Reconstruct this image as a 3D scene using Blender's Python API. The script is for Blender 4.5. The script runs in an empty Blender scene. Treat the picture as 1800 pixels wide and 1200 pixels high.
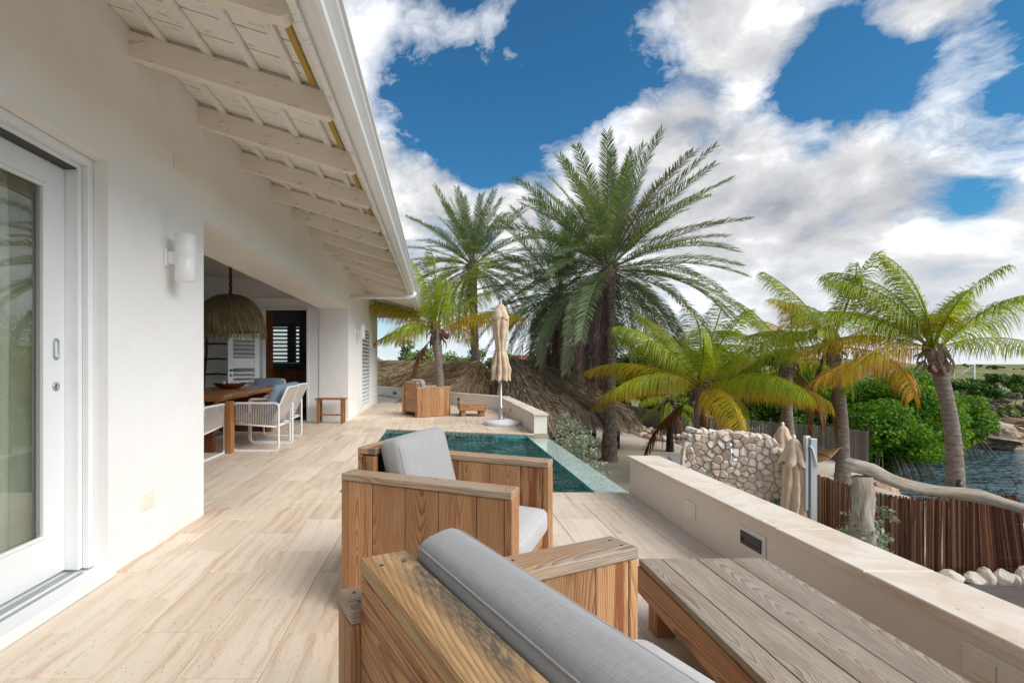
import bpy, math, random
import numpy as np
from mathutils import Vector, Matrix

random.seed(7)
RNG = np.random.default_rng(11)
SC = bpy.context.scene
COL = SC.collection
PI = math.pi

# ------------------------------------------------------------------ camera
cam_d = bpy.data.cameras.new('camera')
cam = bpy.data.objects.new('camera', cam_d)
COL.objects.link(cam)
cam.location = (0, 0, 1.2)
cam.rotation_euler = (math.radians(90), 0, 0)
cam_d.sensor_width = 36
cam_d.lens = 17.4
cam_d.shift_x = 0.0728
cam_d.shift_y = 0.0211
cam_d.clip_start = 0.02
cam_d.clip_end = 3000
SC.camera = cam

# ------------------------------------------------------------------ light
SUN_EL, SUN_AZ = math.radians(40), math.radians(-34)   # azimuth from +X towards +Y
sd = bpy.data.lights.new('sun', 'SUN')
sd.energy = 1.65
sd.angle = math.radians(50)
sd.color = (1.0, 0.95, 0.885)
so = bpy.data.objects.new('sun', sd)
COL.objects.link(so)
sv = Vector((math.cos(SUN_EL) * math.cos(SUN_AZ), math.cos(SUN_EL) * math.sin(SUN_AZ), math.sin(SUN_EL)))
so.rotation_euler = sv.to_track_quat('Z', 'Y').to_euler()
so.location = (20, 6, 20)

SC.view_settings.view_transform = 'Standard'
SC.view_settings.look = 'None'
SC.view_settings.gamma = 1
SC.view_settings.use_curve_mapping = False
SC.view_settings.exposure = 1.37
SC.cycles.use_denoising = True
SC.cycles.max_bounces = 10
SC.cycles.diffuse_bounces = 5
SC.cycles.transparent_max_bounces = 24
SC.cycles.caustics_reflective = False
SC.cycles.caustics_refractive = False
SC.cycles.sample_clamp_indirect = 6


# ------------------------------------------------------------------ node helper
class G:
    def __init__(s, tree):
        s.t = tree
        s.n = tree.nodes
        s.l = tree.links

    def new(s, typ, **kw):
        nd = s.n.new(typ)
        for k, v in kw.items():
            setattr(nd, k, v)
        return nd

    def put(s, sock, v):
        if isinstance(v, bpy.types.NodeSocket):
            s.l.new(v, sock)
        elif v is not None:
            if isinstance(v, (tuple, list)) and len(v) == 3 and sock.type == 'RGBA':
                v = (*v, 1)
            sock.default_value = v

    def m(s, op, a, b=None, c=None, clamp=False):
        nd = s.new('ShaderNodeMath', operation=op, use_clamp=clamp)
        for i, v in enumerate((a, b, c)):
            if v is not None:
                s.put(nd.inputs[i], v)
        return nd.outputs[0]

    def v(s, op, a, b=None, scale=None):
        nd = s.new('ShaderNodeVectorMath', operation=op)
        s.put(nd.inputs[0], a)
        if b is not None:
            s.put(nd.inputs[1], b)
        if scale is not None:
            s.put(nd.inputs[3], scale)
        return nd.outputs['Value'] if op in ('DOT_PRODUCT', 'LENGTH', 'DISTANCE') else nd.outputs[0]

    def sep(s, a):
        nd = s.new('ShaderNodeSeparateXYZ')
        s.put(nd.inputs[0], a)
        return nd.outputs

    def comb(s, x, y, z):
        nd = s.new('ShaderNodeCombineXYZ')
        for i, q in enumerate((x, y, z)):
            s.put(nd.inputs[i], q)
        return nd.outputs[0]

    def noise(s, vec, scale=1, detail=3, rough=.5, dist=0, out='Fac'):
        nd = s.new('ShaderNodeTexNoise')
        s.put(nd.inputs['Vector'], vec)
        s.put(nd.inputs['Scale'], scale)
        nd.inputs['Detail'].default_value = detail
        nd.inputs['Roughness'].default_value = rough
        nd.inputs['Distortion'].default_value = dist
        return nd.outputs[out]

    def vor(s, vec, scale=1, feature='F1', out='Distance', rnd=1):
        nd = s.new('ShaderNodeTexVoronoi', feature=feature)
        s.put(nd.inputs['Vector'], vec)
        s.put(nd.inputs['Scale'], scale)
        nd.inputs['Randomness'].default_value = rnd
        return nd.outputs[out]

    def ramp(s, fac, stops, interp='LINEAR'):
        nd = s.new('ShaderNodeValToRGB')
        r = nd.color_ramp
        r.interpolation = interp
        while len(r.elements) < len(stops):
            r.elements.new(.5)
        for e, (p, c) in zip(r.elements, stops):
            e.position = p
            e.color = (c, c, c, 1) if isinstance(c, (int, float)) else (*c, 1)
        s.put(nd.inputs[0], fac)
        return nd.outputs[0]

    def mr(s, x, a, b, c=0, d=1, smooth=False):
        nd = s.new('ShaderNodeMapRange')
        if smooth:
            nd.interpolation_type = 'SMOOTHSTEP'
        s.put(nd.inputs[0], x)
        for i, q in enumerate((a, b, c, d)):
            s.put(nd.inputs[i + 1], q)
        return nd.outputs[0]

    def mix(s, f, a, b, typ='MIX'):
        nd = s.new('ShaderNodeMix', data_type='RGBA', blend_type=typ)
        s.put(nd.inputs[0], f)
        s.put(nd.inputs[6], a)
        s.put(nd.inputs[7], b)
        return nd.outputs[2]

    def bump(s, h, strength=.3, dist=.01):
        nd = s.new('ShaderNodeBump')
        nd.inputs['Strength'].default_value = strength
        nd.inputs['Distance'].default_value = dist
        s.put(nd.inputs['Height'], h)
        return nd.outputs[0]

    def bsdf(s, col, rough=.6, normal=None, **kw):
        nd = s.new('ShaderNodeBsdfPrincipled')
        s.put(nd.inputs['Base Color'], col)
        s.put(nd.inputs['Roughness'], rough)
        if normal is not None:
            s.put(nd.inputs['Normal'], normal)
        for k, q in kw.items():
            s.put(nd.inputs[k.replace('_', ' ')], q)
        return nd.outputs[0]

    def out(s, sh):
        o = s.new('ShaderNodeOutputMaterial')
        s.put(o.inputs[0], sh)


def newmat(name):
    m = bpy.data.materials.new(name)
    m.use_nodes = True
    m.node_tree.nodes.clear()
    return m, G(m.node_tree)


def objco(g):
    return g.new('ShaderNodeTexCoord').outputs['Object']


def pos(g):
    return g.new('ShaderNodeNewGeometry').outputs['Position']


def rnd(g):
    return g.new('ShaderNodeObjectInfo').outputs['Random']


def scl(g, v, s):
    return g.v('MULTIPLY', v, s)


# ------------------------------------------------------------------ sky
def pdir(px, py):
    return Vector(((px - 769) / 870, 1, (638 - py) / 870)).normalized()


W = bpy.data.worlds.new('World')
SC.world = W
W.use_nodes = True
W.node_tree.nodes.clear()
g = G(W.node_tree)
sky = g.new('ShaderNodeTexSky', sky_type='NISHITA')
sky.sun_disc = False
sky.sun_elevation = SUN_EL
sky.sun_rotation = PI / 2 - SUN_AZ
sky.altitude = 0
sky.air_density = 1.0
sky.dust_density = 0.4
sky.ozone_density = 3.0
skycol = g.v('MULTIPLY', sky.outputs[0], (0.0145, 0.0375, 0.046))
d = g.new('ShaderNodeTexCoord').outputs['Generated']
d = g.v('NORMALIZE', d)
dz = g.sep(d)[2]
# the cloud layer is foreshortened towards the horizon
hz = g.m('ADD', g.m('MAXIMUM', dz, 0.0), 0.60)
q = g.v('SCALE', d, scale=g.m('DIVIDE', 1.0, hz))
q = g.v('MULTIPLY', q, (1.0, 1.0, 1.30))
warp = g.v('SCALE', g.v('SUBTRACT', g.noise(q, 3.0, 5, .55, out='Color'), (.5, .5, .5)), scale=.20)
q2 = g.v('ADD', q, warp)
big = g.noise(g.v('ADD', q2, (3.3, 1.7, .4)), 2.6, 3, .5)
fine = g.noise(g.v('ADD', q2, (1.3, .2, 4.1)), 6.5, 12, .62)
bil = g.vor(g.v('ADD', q2, g.v('SCALE', g.noise(q2, 12, 5, .65, out='Color'), scale=.13)), 9, 'SMOOTH_F1')
puff = g.m('ADD', fine, g.m('MULTIPLY', g.m('SUBTRACT', .35, bil), .38))
dens = g.m('ADD', g.m('MULTIPLY', big, .50), g.m('MULTIPLY', puff, .95))
bias = None
for px, py, deg, wgt in [(900, 110, 14, -.22), (735, 180, 8, -.36), (830, 240, 6, -.12), (1060, 70, 9, -.16), (1010, 165, 6, -.10), (1560, 110, 11, -.12), (1740, 160, 8, -.14), (1480, 180, 6, -.10), (860, 235, 6, -.18),
                         (1650, 390, 4, -.15), (1745, 325, 4, -.12), (1700, 60, 6, .07), (1310, 10, 7, .22), (1215, 115, 5, -.14), (1450, 130, 5, -.12), (1290, 290, 11, .14), (1180, 190, 4, .16), (1640, 40, 4, .10), (1690, 130, 4, .12), (705, 60, 8, .28),
                         (655, 255, 3, .12), (1000, 240, 4, .14), (700, 320, 9, .20), (1600, 270, 6, .16), (1500, 500, 18, .24), (940, 480, 18, .20), (1200, 420, 14, .16)]:
    c = pdir(px, py)
    k = g.mr(g.v('DOT_PRODUCT', d, tuple(c)), math.cos(math.radians(deg)), math.cos(math.radians(deg * .1)), 0, wgt, True)
    bias = k if bias is None else g.m('ADD', bias, k)
dens = g.m('ADD', dens, bias)
cov = g.mr(dens, .64, .92, 0, 1)
cov = g.m('POWER', cov, .80)
# light and shade inside the clouds: compare the density with that a little way towards the light
qs = g.v('ADD', q2, (.04, -.02, .10))
bilS = g.vor(g.v('ADD', qs, g.v('SCALE', g.noise(qs, 12, 5, .65, out='Color'), scale=.13)), 9, 'SMOOTH_F1')
fineS = g.noise(g.v('ADD', qs, (1.3, .2, 4.1)), 6.5, 6, .58)
lit = g.m('ADD', g.m('MULTIPLY', g.m('SUBTRACT', fine, fineS), 1.1), g.m('MULTIPLY', g.m('SUBTRACT', bilS, bil), .9))
thick = g.mr(dens, .78, 1.25, 0, 1)
val = g.m('ADD', g.m('ADD', lit, .84), g.m('MULTIPLY', thick, -.36))
val = g.m('ADD', val, g.m('MULTIPLY', g.m('SUBTRACT', g.noise(q2, 2.6, 3, .5), .5), .7))
val = g.m('MINIMUM', g.m('MAXIMUM', val, .0), 1.0)
ccol = g.ramp(val, [(0, (.14, .15, .175)), (.35, (.20, .207, .222)), (.58, (.25, .253, .262)), (.80, (.315, .317, .323)), (1, (.43, .434, .443))])
mixc = g.mix(cov, skycol, ccol)
mixc = g.mix(g.mr(dz, 0.0, .20, .85, 0), mixc, (.34, .365, .385))
mixc = g.mix(g.mr(dz, -.02, 0, 1, 0), mixc, (.22, .23, .22))
bg = g.new('ShaderNodeBackground')
g.put(bg.inputs[0], mixc)
bg.inputs[1].default_value = 1.0
wo = g.new('ShaderNodeOutputWorld')
g.put(wo.inputs[0], bg.outputs[0])

# ------------------------------------------------------------------ materials
M = {}


def plain(key, col, rough=.5, bump=0, bscale=60, var=.06, metallic=0, spec=None):
    m, g = newmat(key)
    co = objco(g)
    n = g.noise(co, bscale * .08, 4, .6)
    c = g.mix(1, col, g.ramp(n, [(.25, 1 - var), (.75, 1 + var * .4)]), 'MULTIPLY')
    nrm = g.bump(g.noise(co, bscale, 4, .6), bump, .004) if bump else None
    kw = {'Metallic': metallic}
    if spec is not None:
        kw['Specular_IOR_Level'] = spec
    g.out(g.bsdf(c, rough, nrm, **kw))
    M[key] = m
    return m


def stucco(key, col, stain=.5, scale=1.0):
    m, g = newmat(key)
    p = pos(g)
    z = g.sep(p)[2]
    blot = g.noise(scl(g, p, (1.1, .8, .8)), 1.4, 6, .62)
    fine = g.noise(p, 9, 5, .65)
    c = g.mix(g.mr(blot, .38, .72, 0, .55 * stain), col, (col[0] * .93, col[1] * .875, col[2] * .80))
    c = g.mix(g.mr(fine, .45, .8, 0, .28 * stain), c, (col[0] * .90, col[1] * .86, col[2] * .80))
    # weather staining where roof water and dust settle: patchy, high on the wall and just above the floor
    hi = g.m('MULTIPLY', g.mr(z, 2.0, 3.1), g.mr(g.noise(scl(g, p, (1, 1.2, .7)), 1.6, 5, .6), .36, .62))
    c = g.mix(g.m('MULTIPLY', hi, .22 * stain), c, (col[0] * .80, col[1] * .69, col[2] * .55))
    lo = g.m('MULTIPLY', g.mr(z, .10, 0.0), g.mr(g.noise(p, 8, 5, .7), .45, .75))
    c = g.mix(g.m('MULTIPLY', lo, .6), c, (.62, .50, .36))
    h = g.m('ADD', g.noise(p, 3.2, 3, .5), g.m('MULTIPLY', g.noise(p, 70, 4, .65), .12))
    g.out(g.bsdf(c, .85, g.bump(h, .42, .02), Specular_IOR_Level=.25))
    M[key] = m


stucco('stucco', (.87, .862, .85), .7)
stucco('stucco_low', (.80, .73, .66), .6)
plain('inner_wall', (.88, .88, .87), .8, .15, 30, .05)
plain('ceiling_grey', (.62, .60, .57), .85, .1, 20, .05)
plain('white_frame', (.80, .81, .81), .35, .05, 40, .03)
plain('white_metal', (.80, .80, .79), .4, 0, 40, .03)
plain('lamp_white', (.82, .82, .83), .35, 0, 30, .02)
plain('ivory_plastic', (.84, .79, .66), .4, 0, 30, .02)
plain('dark_metal', (.035, .036, .04), .45, .1, 50, .1)
plain('grey_metal', (.42, .44, .45), .38, .05, 60, .06, .6)
plain('alu_grey', (.50, .52, .53), .4, .05, 50, .05, .3)
plain('chrome', (.75, .76, .78), .12, 0, 40, .02, 1)
plain('black_paint', (.015, .015, .02), .3, .05, 40, .1)
plain('yellow_strip', (.50, .32, .045), .55, .1, 50, .15)
plain('screw_steel', (.10, .10, .11), .45, 0, 60, .2, .7)
plain('mortar', (.62, .54, .45), .95, .6, 30, .2)
plain('grout', (.38, .30, .21), .9, .2, 60, .1)
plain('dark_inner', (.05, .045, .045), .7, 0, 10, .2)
plain('roof_skin', (.10, .08, .07), .9, 0, 10, .2)
plain('base_white', (.74, .75, .74), .5, .15, 30, .06)
plain('shell', (.78, .66, .58), .5, .4, 40, .2)
plain('coconut_husk', (.16, .055, .03), .6, .5, 40, .35)
plain('sail_white', (.8, .8, .8), .4, 0, 10, .02)
plain('red_roof', (.28, .07, .05), .8, 0, 10, .2)


def painted_wood(key, col):
    m, g = newmat(key)
    co = objco(g)
    r = rnd(g)
    c2 = g.v('ADD', co, g.comb(g.m('MULTIPLY', r, 31), g.m('MULTIPLY', r, 17), 0))
    n = g.noise(scl(g, c2, (1.2, 9, 9)), 2.2, 5, .6)
    c = g.mix(g.mr(n, .35, .75, 0, .5), col, (col[0] * .90, col[1] * .84, col[2] * .74))
    # flaking edges and damp marks
    f = g.noise(scl(g, c2, (2.2, 7, 7)), 3.0, 9, .72)
    c = g.mix(g.mr(f, .585, .62, 0, .6), c, (.42, .39, .35))
    rs = g.noise(scl(g, g.v('ADD', c2, (4, 4, 4)), (7, 9, 9)), 2.2, 5, .7)
    c = g.mix(g.mr(rs, .69, .72, 0, .7), c, (.36, .17, .07))
    h = g.m('ADD', g.noise(scl(g, c2, (4, 60, 60)), 3, 4, .6), g.mr(f, .61, .66, 0, -.5))
    g.out(g.bsdf(c, .6, g.bump(h, .25, .004)))
    M[key] = m


painted_wood('painted_beam', (.83, .78, .70))
painted_wood('painted_board', (.86, .84, .80))
painted_wood('painted_trim', (.84, .83, .81))


def wood(key, light, mid, dark, freq=85., grey=0., greycol=(.33, .30, .26), rough=.6, stain=.5, tintvar=.5, bump=.35, mould=False):
    m, g = newmat(key)
    co = objco(g)
    r = rnd(g)
    w1 = g.new('ShaderNodeTexWhiteNoise', noise_dimensions='1D')
    g.put(w1.inputs['W'], r)
    rc = g.sep(w1.outputs['Color'])
    off = g.comb(g.m('MULTIPLY', rc[0], 40), g.m('MULTIPLY', rc[1], 23), g.m('MULTIPLY', rc[2], 11))
    c2 = g.v('ADD', co, off)
    x, y, z = g.sep(co)
    n1 = g.m('SUBTRACT', g.noise(scl(g, c2, (2.2, 5, 5)), 1.0, 2, .5), .5)
    n2 = g.m('SUBTRACT', g.noise(scl(g, g.v('ADD', c2, (5, 9, 2)), (3.2, 14, 14)), 1.0, 3, .5), .5)
    # sparse knots push the rings aside
    kv = g.new('ShaderNodeTexVoronoi', feature='F1')
    g.put(kv.inputs['Vector'], scl(g, c2, (2.6, 5.2, 0)))
    kv.inputs['Scale'].default_value = 1
    kd = kv.outputs['Distance']
    has = g.mr(g.sep(kv.outputs['Color'])[0], .62, .63)
    kn = g.m('MULTIPLY', g.m('POWER', 2.718, g.m('MULTIPLY', kd, -9)), has)
    yy = g.m('ADD', g.m('SUBTRACT', y, g.m('MULTIPLY', g.m('SUBTRACT', rc[0], .5), .22)), g.m('MULTIPLY', n1, .035))
    tilt = g.m('MULTIPLY', g.m('SUBTRACT', rc[1], .5), .20)
    zz = g.m('ADD', g.m('ADD', g.m('ADD', z, .035), g.m('MULTIPLY', rc[2], .07)), g.m('ADD', g.m('MULTIPLY', x, tilt), g.m('MULTIPLY', n1, .030)))
    rad = g.m('SQRT', g.m('ADD', g.m('MULTIPLY', yy, yy), g.m('MULTIPLY', zz, zz)))
    rad = g.m('ADD', g.m('ADD', rad, g.m('MULTIPLY', n2, .012)), g.m('MULTIPLY', kn, -.045))
    fr = g.m('FRACT', g.m('MULTIPLY', rad, freq))
    ring = g.ramp(fr, [(0, 0.05), (.45, .22), (.80, .85), (.92, 1), (1, .08)])
    fib = g.noise(scl(g, c2, (9, 260, 260)), 1, 3, .6)
    ringm = g.m('MULTIPLY', ring, g.mr(g.noise(scl(g, c2, (1.5, 8, 8)), 1.2, 3, .5), .3, .7, .45, 1.0))
    col = g.mix(ringm, light, dark)
    broad = g.noise(scl(g, g.v('ADD', c2, (2, 7, 1)), (1.0, 6, 6)), 1.0, 4, .55)
    col = g.mix(g.mr(broad, .35, .70, 0, .75), col, mid, 'MIX') if False else g.mix(g.m('MULTIPLY', g.mr(broad, .35, .68), .55), col, g.mix(ringm, mid, dark))
    # resin and rust-brown streaks on some boards
    st = g.noise(scl(g, g.v('ADD', c2, (8, 3, 4)), (1.6, 22, 22)), 1.0, 4, .6)
    stm = g.m('MULTIPLY', g.mr(st, .53, .63), g.mr(rc[1], .25, .5))
    col = g.mix(g.m('MULTIPLY', stm, stain), col, (.21, .065, .02))
    col = g.mix(g.mr(kd, .045, .085, 1, 0) if False else g.m('MULTIPLY', g.mr(kd, .05, .11, 1, 0), has), col, (.085, .03, .013))
    col = g.mix(1, col, g.ramp(fib, [(.3, .80), (.7, 1.10)]), 'MULTIPLY')
    tv = g.mix(rc[2], (1 + .12 * tintvar, 1, 1 - .1 * tintvar), (1 - .28 * tintvar, 1 - .34 * tintvar, 1 - .40 * tintvar))
    col = g.mix(1, col, tv, 'MULTIPLY')
    if grey > 0:
        gn = g.noise(scl(g, g.v('ADD', c2, (1, 5, 3)), (1.3, 7, 7)), 1.3, 6, .65)
        gc = g.mix(ringm, greycol, tuple(q * .50 for q in greycol))
        gc = g.mix(1, gc, g.ramp(fib, [(.3, .65), (.7, 1.22)]), 'MULTIPLY')
        lo, hi = .75 - .75 * grey, 1.0 - .62 * grey
        col = g.mix(g.mr(gn, lo, hi), col, gc)
    dk = g.noise(scl(g, c2, (3, 20, 20)), 2.0, 8, .7)
    col = g.mix(g.mr(dk, .66, .74, 0, .5), col, (.05, .04, .035))
    if mould:
        mm = g.m('MULTIPLY', g.mr(g.m('ADD', y, g.m('MULTIPLY', n1, .14)), -.012, .022), g.mr(g.noise(scl(g, c2, (2.2, 9, 9)), 1.5, 4, .6), .40, .56))
        sp_ = g.noise(scl(g, c2, (35, 170, 100)), 1, 6, .75, 1.0)
        col = g.mix(g.m('MULTIPLY', mm, g.mr(sp_, .36, .56, .25, .95)), col, (.075, .075, .065))
        rd = g.m('MULTIPLY', g.mr(g.noise(scl(g, g.v('ADD', c2, (3, 1, 2)), (3, 8, 8)), 1.2, 4, .6), .56, .64), g.mr(y, -.01, .03))
        col = g.mix(g.m('MULTIPLY', rd, .55), col, (.42, .12, .035))
    h = g.m('ADD', g.m('MULTIPLY', ring, -.6), g.m('MULTIPLY', fib, .8))
    g.out(g.bsdf(col, rough, g.bump(h, bump, .004), Specular_IOR_Level=.3))
    M[key] = m


wood('pine', (.58, .37, .20), (.46, .215, .088), (.24, .088, .032), 165, .22, (.44, .37, .29), .62, .85, .9, .45)
wood('pine_cap', (.53, .36, .215), (.44, .26, .14), (.27, .135, .07), 170, .50, (.42, .36, .29), .65, .3, .25)
wood('pine_top', (.58, .40, .20), (.50, .31, .14), (.34, .175, .075), 165, .25, (.42, .36, .26), .6, .4, .2, .35, True)
wood('weathered', (.38, .30, .21), (.33, .245, .165), (.20, .14, .095), 190, .70, (.42, .35, .275), .75, .1, .5, .6)
wood('fascia_pine', (.52, .30, .155), (.44, .22, .095), (.20, .075, .028), 85, .22, (.36, .31, .25), .62, .4, .3, .5)
wood('slab_wood', (.46, .215, .072), (.34, .13, .04), (.19, .06, .02), 45, 0, rough=.28, stain=.4, bump=.12)
wood('dark_slab', (.20, .066, .022), (.15, .045, .016), (.065, .02, .009), 45, 0, rough=.4, stain=.5, bump=.2)
wood('red_wood', (.27, .085, .030), (.20, .058, .02), (.07, .022, .01), 60, 0, rough=.45, stain=.5, bump=.2)
wood('teak', (.40, .20, .08), (.34, .15, .055), (.20, .08, .03), 80, .1, (.4, .3, .2), .5, .3)
wood('deck_wood', (.15, .11, .085), (.12, .09, .07), (.06, .045, .04), 80, .7, (.16, .14, .125), .8, .1)
wood('ladder_wood', (.14, .075, .05), (.11, .06, .04), (.06, .03, .02), 80, .2, (.2, .16, .13), .8, .1)


def driftwood():
    m, g = newmat('driftwood')
    u = g.new('ShaderNodeAttribute', attribute_name='u').outputs['Vector']
    p = pos(g)
    a = g.sep(u)
    c2 = g.comb(g.m('MULTIPLY', a[0], 2.2), g.m('MULTIPLY', a[1], 5), g.m('MULTIPLY', a[1], 3))
    n = g.noise(c2, 2.2, 8, .68, .4)
    fib = g.noise(g.comb(g.m('MULTIPLY', a[0], 3), g.m('MULTIPLY', a[1], 30), 0), 2, 5, .6)
    col = g.ramp(n, [(.30, (.20, .17, .14)), (.45, (.40, .35, .29)), (.6, (.56, .50, .42)), (.75, (.66, .60, .52))])
    tan = g.noise(p, 3.1, 4, .55)
    col = g.mix(g.mr(tan, .52, .68, 0, .75), col, (.52, .36, .20))
    crack = g.mr(fib, .36, .43, 1, 0)
    col = g.mix(g.m('MULTIPLY', crack, .65), col, (.09, .07, .06))
    h = g.m('ADD', fib, g.m('MULTIPLY', n, 1.2))
    g.out(g.bsdf(col, .85, g.bump(h, .8, .02), Specular_IOR_Level=.2))
    M['driftwood'] = m


driftwood()


def travertine(key, per_tile=True):
    m, g = newmat(key)
    p = pos(g)
    x, y, z = g.sep(p)
    if per_tile:
        ix = g.m('FLOOR', g.m('DIVIDE', g.m('ADD', x, 12.2), .32))   # same tile lattice as the geometry
        par = g.m('MULTIPLY', g.m('MODULO', ix, 2), .32)
        iy = g.m('FLOOR', g.m('DIVIDE', g.m('ADD', g.m('ADD', y, 10.591), par), .64))
        w1 = g.new('ShaderNodeTexWhiteNoise', noise_dimensions='2D')
        g.put(w1.inputs['Vector'], g.comb(ix, iy, 0))
        rc = g.sep(w1.outputs['Color'])
    else:
        w1 = g.new('ShaderNodeTexWhiteNoise', noise_dimensions='1D')
        g.put(w1.inputs['W'], rnd(g))
        rc = g.sep(w1.outputs['Color'])
    off = g.comb(g.m('MULTIPLY', rc[0], 37), g.m('MULTIPLY', rc[1], 29), g.m('MULTIPLY', rc[2], 17))
    c2 = g.v('ADD', p, off)
    wv = g.m('MULTIPLY', g.m('SUBTRACT', g.noise(scl(g, c2, (4, 3.2, 3)), 1.0, 5, .6), .5), .10)
    cx, cy, cz = g.sep(c2)
    c3 = g.comb(g.m('ADD', cx, wv), cy, cz)
    band = g.noise(scl(g, c3, (17, .6, 4)), 1.0, 5, .62)
    vein = g.noise(scl(g, c3, (60, 2.4, 8)), 1.0, 6, .66)
    fine = g.noise(scl(g, c3, (150, 5, 20)), 1.0, 4, .6)
    col = g.ramp(band, [(.24, (.50, .335, .225)), (.34, (.60, .44, .31)), (.41, (.70, .55, .42)), (.50, (.755, .64, .52)), (.70, (.785, .695, .59))])
    col = g.mix(g.mr(vein, .40, .70, 0, .55), col, (.76, .69, .585))
    col = g.mix(g.mr(vein, .44, .28, 0, .65), col, (.52, .38, .245))
    col = g.mix(g.m('MULTIPLY', g.mr(fine, .42, .28), .35), col, (.42, .31, .21))
    tint = g.mix(rc[0], (1.04, 1.03, 1.02), (.90, .86, .81))
    dirt = g.noise(p, 1.1, 6, .65)
    tint = g.mix(g.mr(dirt, .50, .72, 0, .5), tint, (.80, .77, .73))
    col = g.mix(1, col, tint, 'MULTIPLY')
    # pinkish tiles
    col = g.mix(g.m('MULTIPLY', g.mr(rc[2], .72, .98), g.m('MULTIPLY', g.mr(band, .5, .34), .55)), col, (.60, .395, .29))
    pit = g.vor(scl(g, c2, (75, 30, 60)), 1.0)
    pitm = g.m('MULTIPLY', g.mr(pit, .10, .22, 1, 0), g.mr(g.noise(scl(g, c3, (8, 2.0, 6)), 1.4, 4, .6), .48, .58))
    col = g.mix(g.m('MULTIPLY', pitm, .7), col, (.20, .14, .09))
    h = g.m('SUBTRACT', g.m('MULTIPLY', fine, .25), pitm)
    rg = g.mr(g.noise(p, 2.5, 4, .6), .3, .7, .42, .6)
    g.out(g.bsdf(col, rg, g.bump(h, .35, .006), Specular_IOR_Level=.35))
    M[key] = m


travertine('travertine')


def coping_stone():
    m, g = newmat('coping_stone')
    p = pos(g)
    w1 = g.new('ShaderNodeTexWhiteNoise', noise_dimensions='1D')
    g.put(w1.inputs['W'], rnd(g))
    c2 = g.v('ADD', p, g.v('SCALE', w1.outputs['Color'], scale=23))
    n = g.noise(scl(g, c2, (1.6, 1.6, 9)), 2.4, 8, .63, .5)
    f = g.noise(scl(g, c2, (1, 1, 5)), 26, 6, .65)
    col = g.ramp(n, [(.28, (.60, .45, .32)), (.42, (.70, .575, .45)), (.55, (.77, .68, .575)), (.75, (.80, .74, .66))])
    col = g.mix(g.mr(f, .55, .72, 0, .35), col, (.56, .43, .30))
    pit = g.vor(scl(g, c2, (34, 34, 80)), 1.0)
    pm = g.m('MULTIPLY', g.mr(pit, .12, .26, 1, 0), g.mr(g.noise(c2, 6, 5, .65), .56, .66))
    col = g.mix(g.m('MULTIPLY', pm, .75), col, (.22, .16, .11))
    g.out(g.bsdf(col, .6, g.bump(g.m('SUBTRACT', g.m('MULTIPLY', f, .3), pm), .5, .006), Specular_IOR_Level=.3))
    M['coping_stone'] = m


coping_stone()


def fabric(key, col, scale=1.0):
    m, g = newmat(key)
    co = objco(g)
    a = g.noise(scl(g, co, (900, 40, 900)), .5 * scale, 2, .6)
    b = g.noise(scl(g, co, (40, 900, 60)), .5 * scale, 2, .6)
    s = g.m('ADD', g.m('MULTIPLY', a, .5), g.m('MULTIPLY', b, .5))
    c = g.mix(1, col, g.ramp(s, [(.3, .82), (.7, 1.12)]), 'MULTIPLY')
    big = g.noise(co, 5, 4, .6)
    c = g.mix(g.mr(big, .45, .75, 0, .3), c, tuple(q * .84 for q in col))
    h = g.m('ADD', g.m('MULTIPLY', s, .25), g.noise(co, 9, 3, .5))
    g.out(g.bsdf(c, .9, g.bump(h, .35, .01), Sheen_Weight=.25, Specular_IOR_Level=.2))
    M[key] = m


fabric('grey_fabric', (.335, .325, .322))
fabric('light_fabric', (.49, .475, .465))
fabric('blue_grey_fabric', (.23, .29, .38))
fabric('lounger_fabric', (.34, .36, .36), .4)


def canvas():
    m, g = newmat('beige_canvas')
    p = pos(g)
    n = g.noise(p, 5, 5, .6)
    c = g.mix(g.mr(n, .4, .75, 0, .4), (.72, .55, .39), (.63, .47, .32))
    b = g.bsdf(c, .9, g.bump(g.noise(scl(g, p, (1, 1, .35)), 22, 5, .6), .35, .02), Specular_IOR_Level=.15)
    tr = g.new('ShaderNodeBsdfTranslucent')
    g.put(tr.inputs[0], c)
    mx = g.new('ShaderNodeMixShader')
    mx.inputs[0].default_value = .15
    g.put(mx.inputs[1], b)
    g.put(mx.inputs[2], tr.outputs[0])
    g.out(mx.outputs[0])
    M['beige_canvas'] = m


canvas()


def leaf(key, stops, tip=None, rough=.45, trans=.3, nscale=1.2, spec=.4, wr=.55, wn=.9):
    """stops: colours along a random per-leaf value; tip: (colour, start, end) along the blade attribute 'u'."""
    m, g = newmat(key)
    at = g.new('ShaderNodeAttribute', attribute_name='u').outputs['Vector']
    a = g.sep(at)
    p = pos(g)
    n = g.noise(p, nscale, 3, .6)
    f = g.m('ADD', g.m('MULTIPLY', a[1], wr), g.m('MULTIPLY', g.m('SUBTRACT', n, .25), wn))
    c = g.ramp(f, stops)
    if tip:
        c = g.mix(g.mr(a[0], tip[1], tip[2], 0, tip[3] if len(tip) > 3 else .9), c, tip[0])
    b = g.bsdf(c, rough, Specular_IOR_Level=spec)
    tr = g.new('ShaderNodeBsdfTranslucent')
    g.put(tr.inputs[0], g.mix(1, c, (1.5, 1.5, .7), 'MULTIPLY'))
    mx = g.new('ShaderNodeMixShader')
    mx.inputs[0].default_value = trans
    g.put(mx.inputs[1], b)
    g.put(mx.inputs[2], tr.outputs[0])
    g.out(mx.outputs[0])
    M[key] = m


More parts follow.
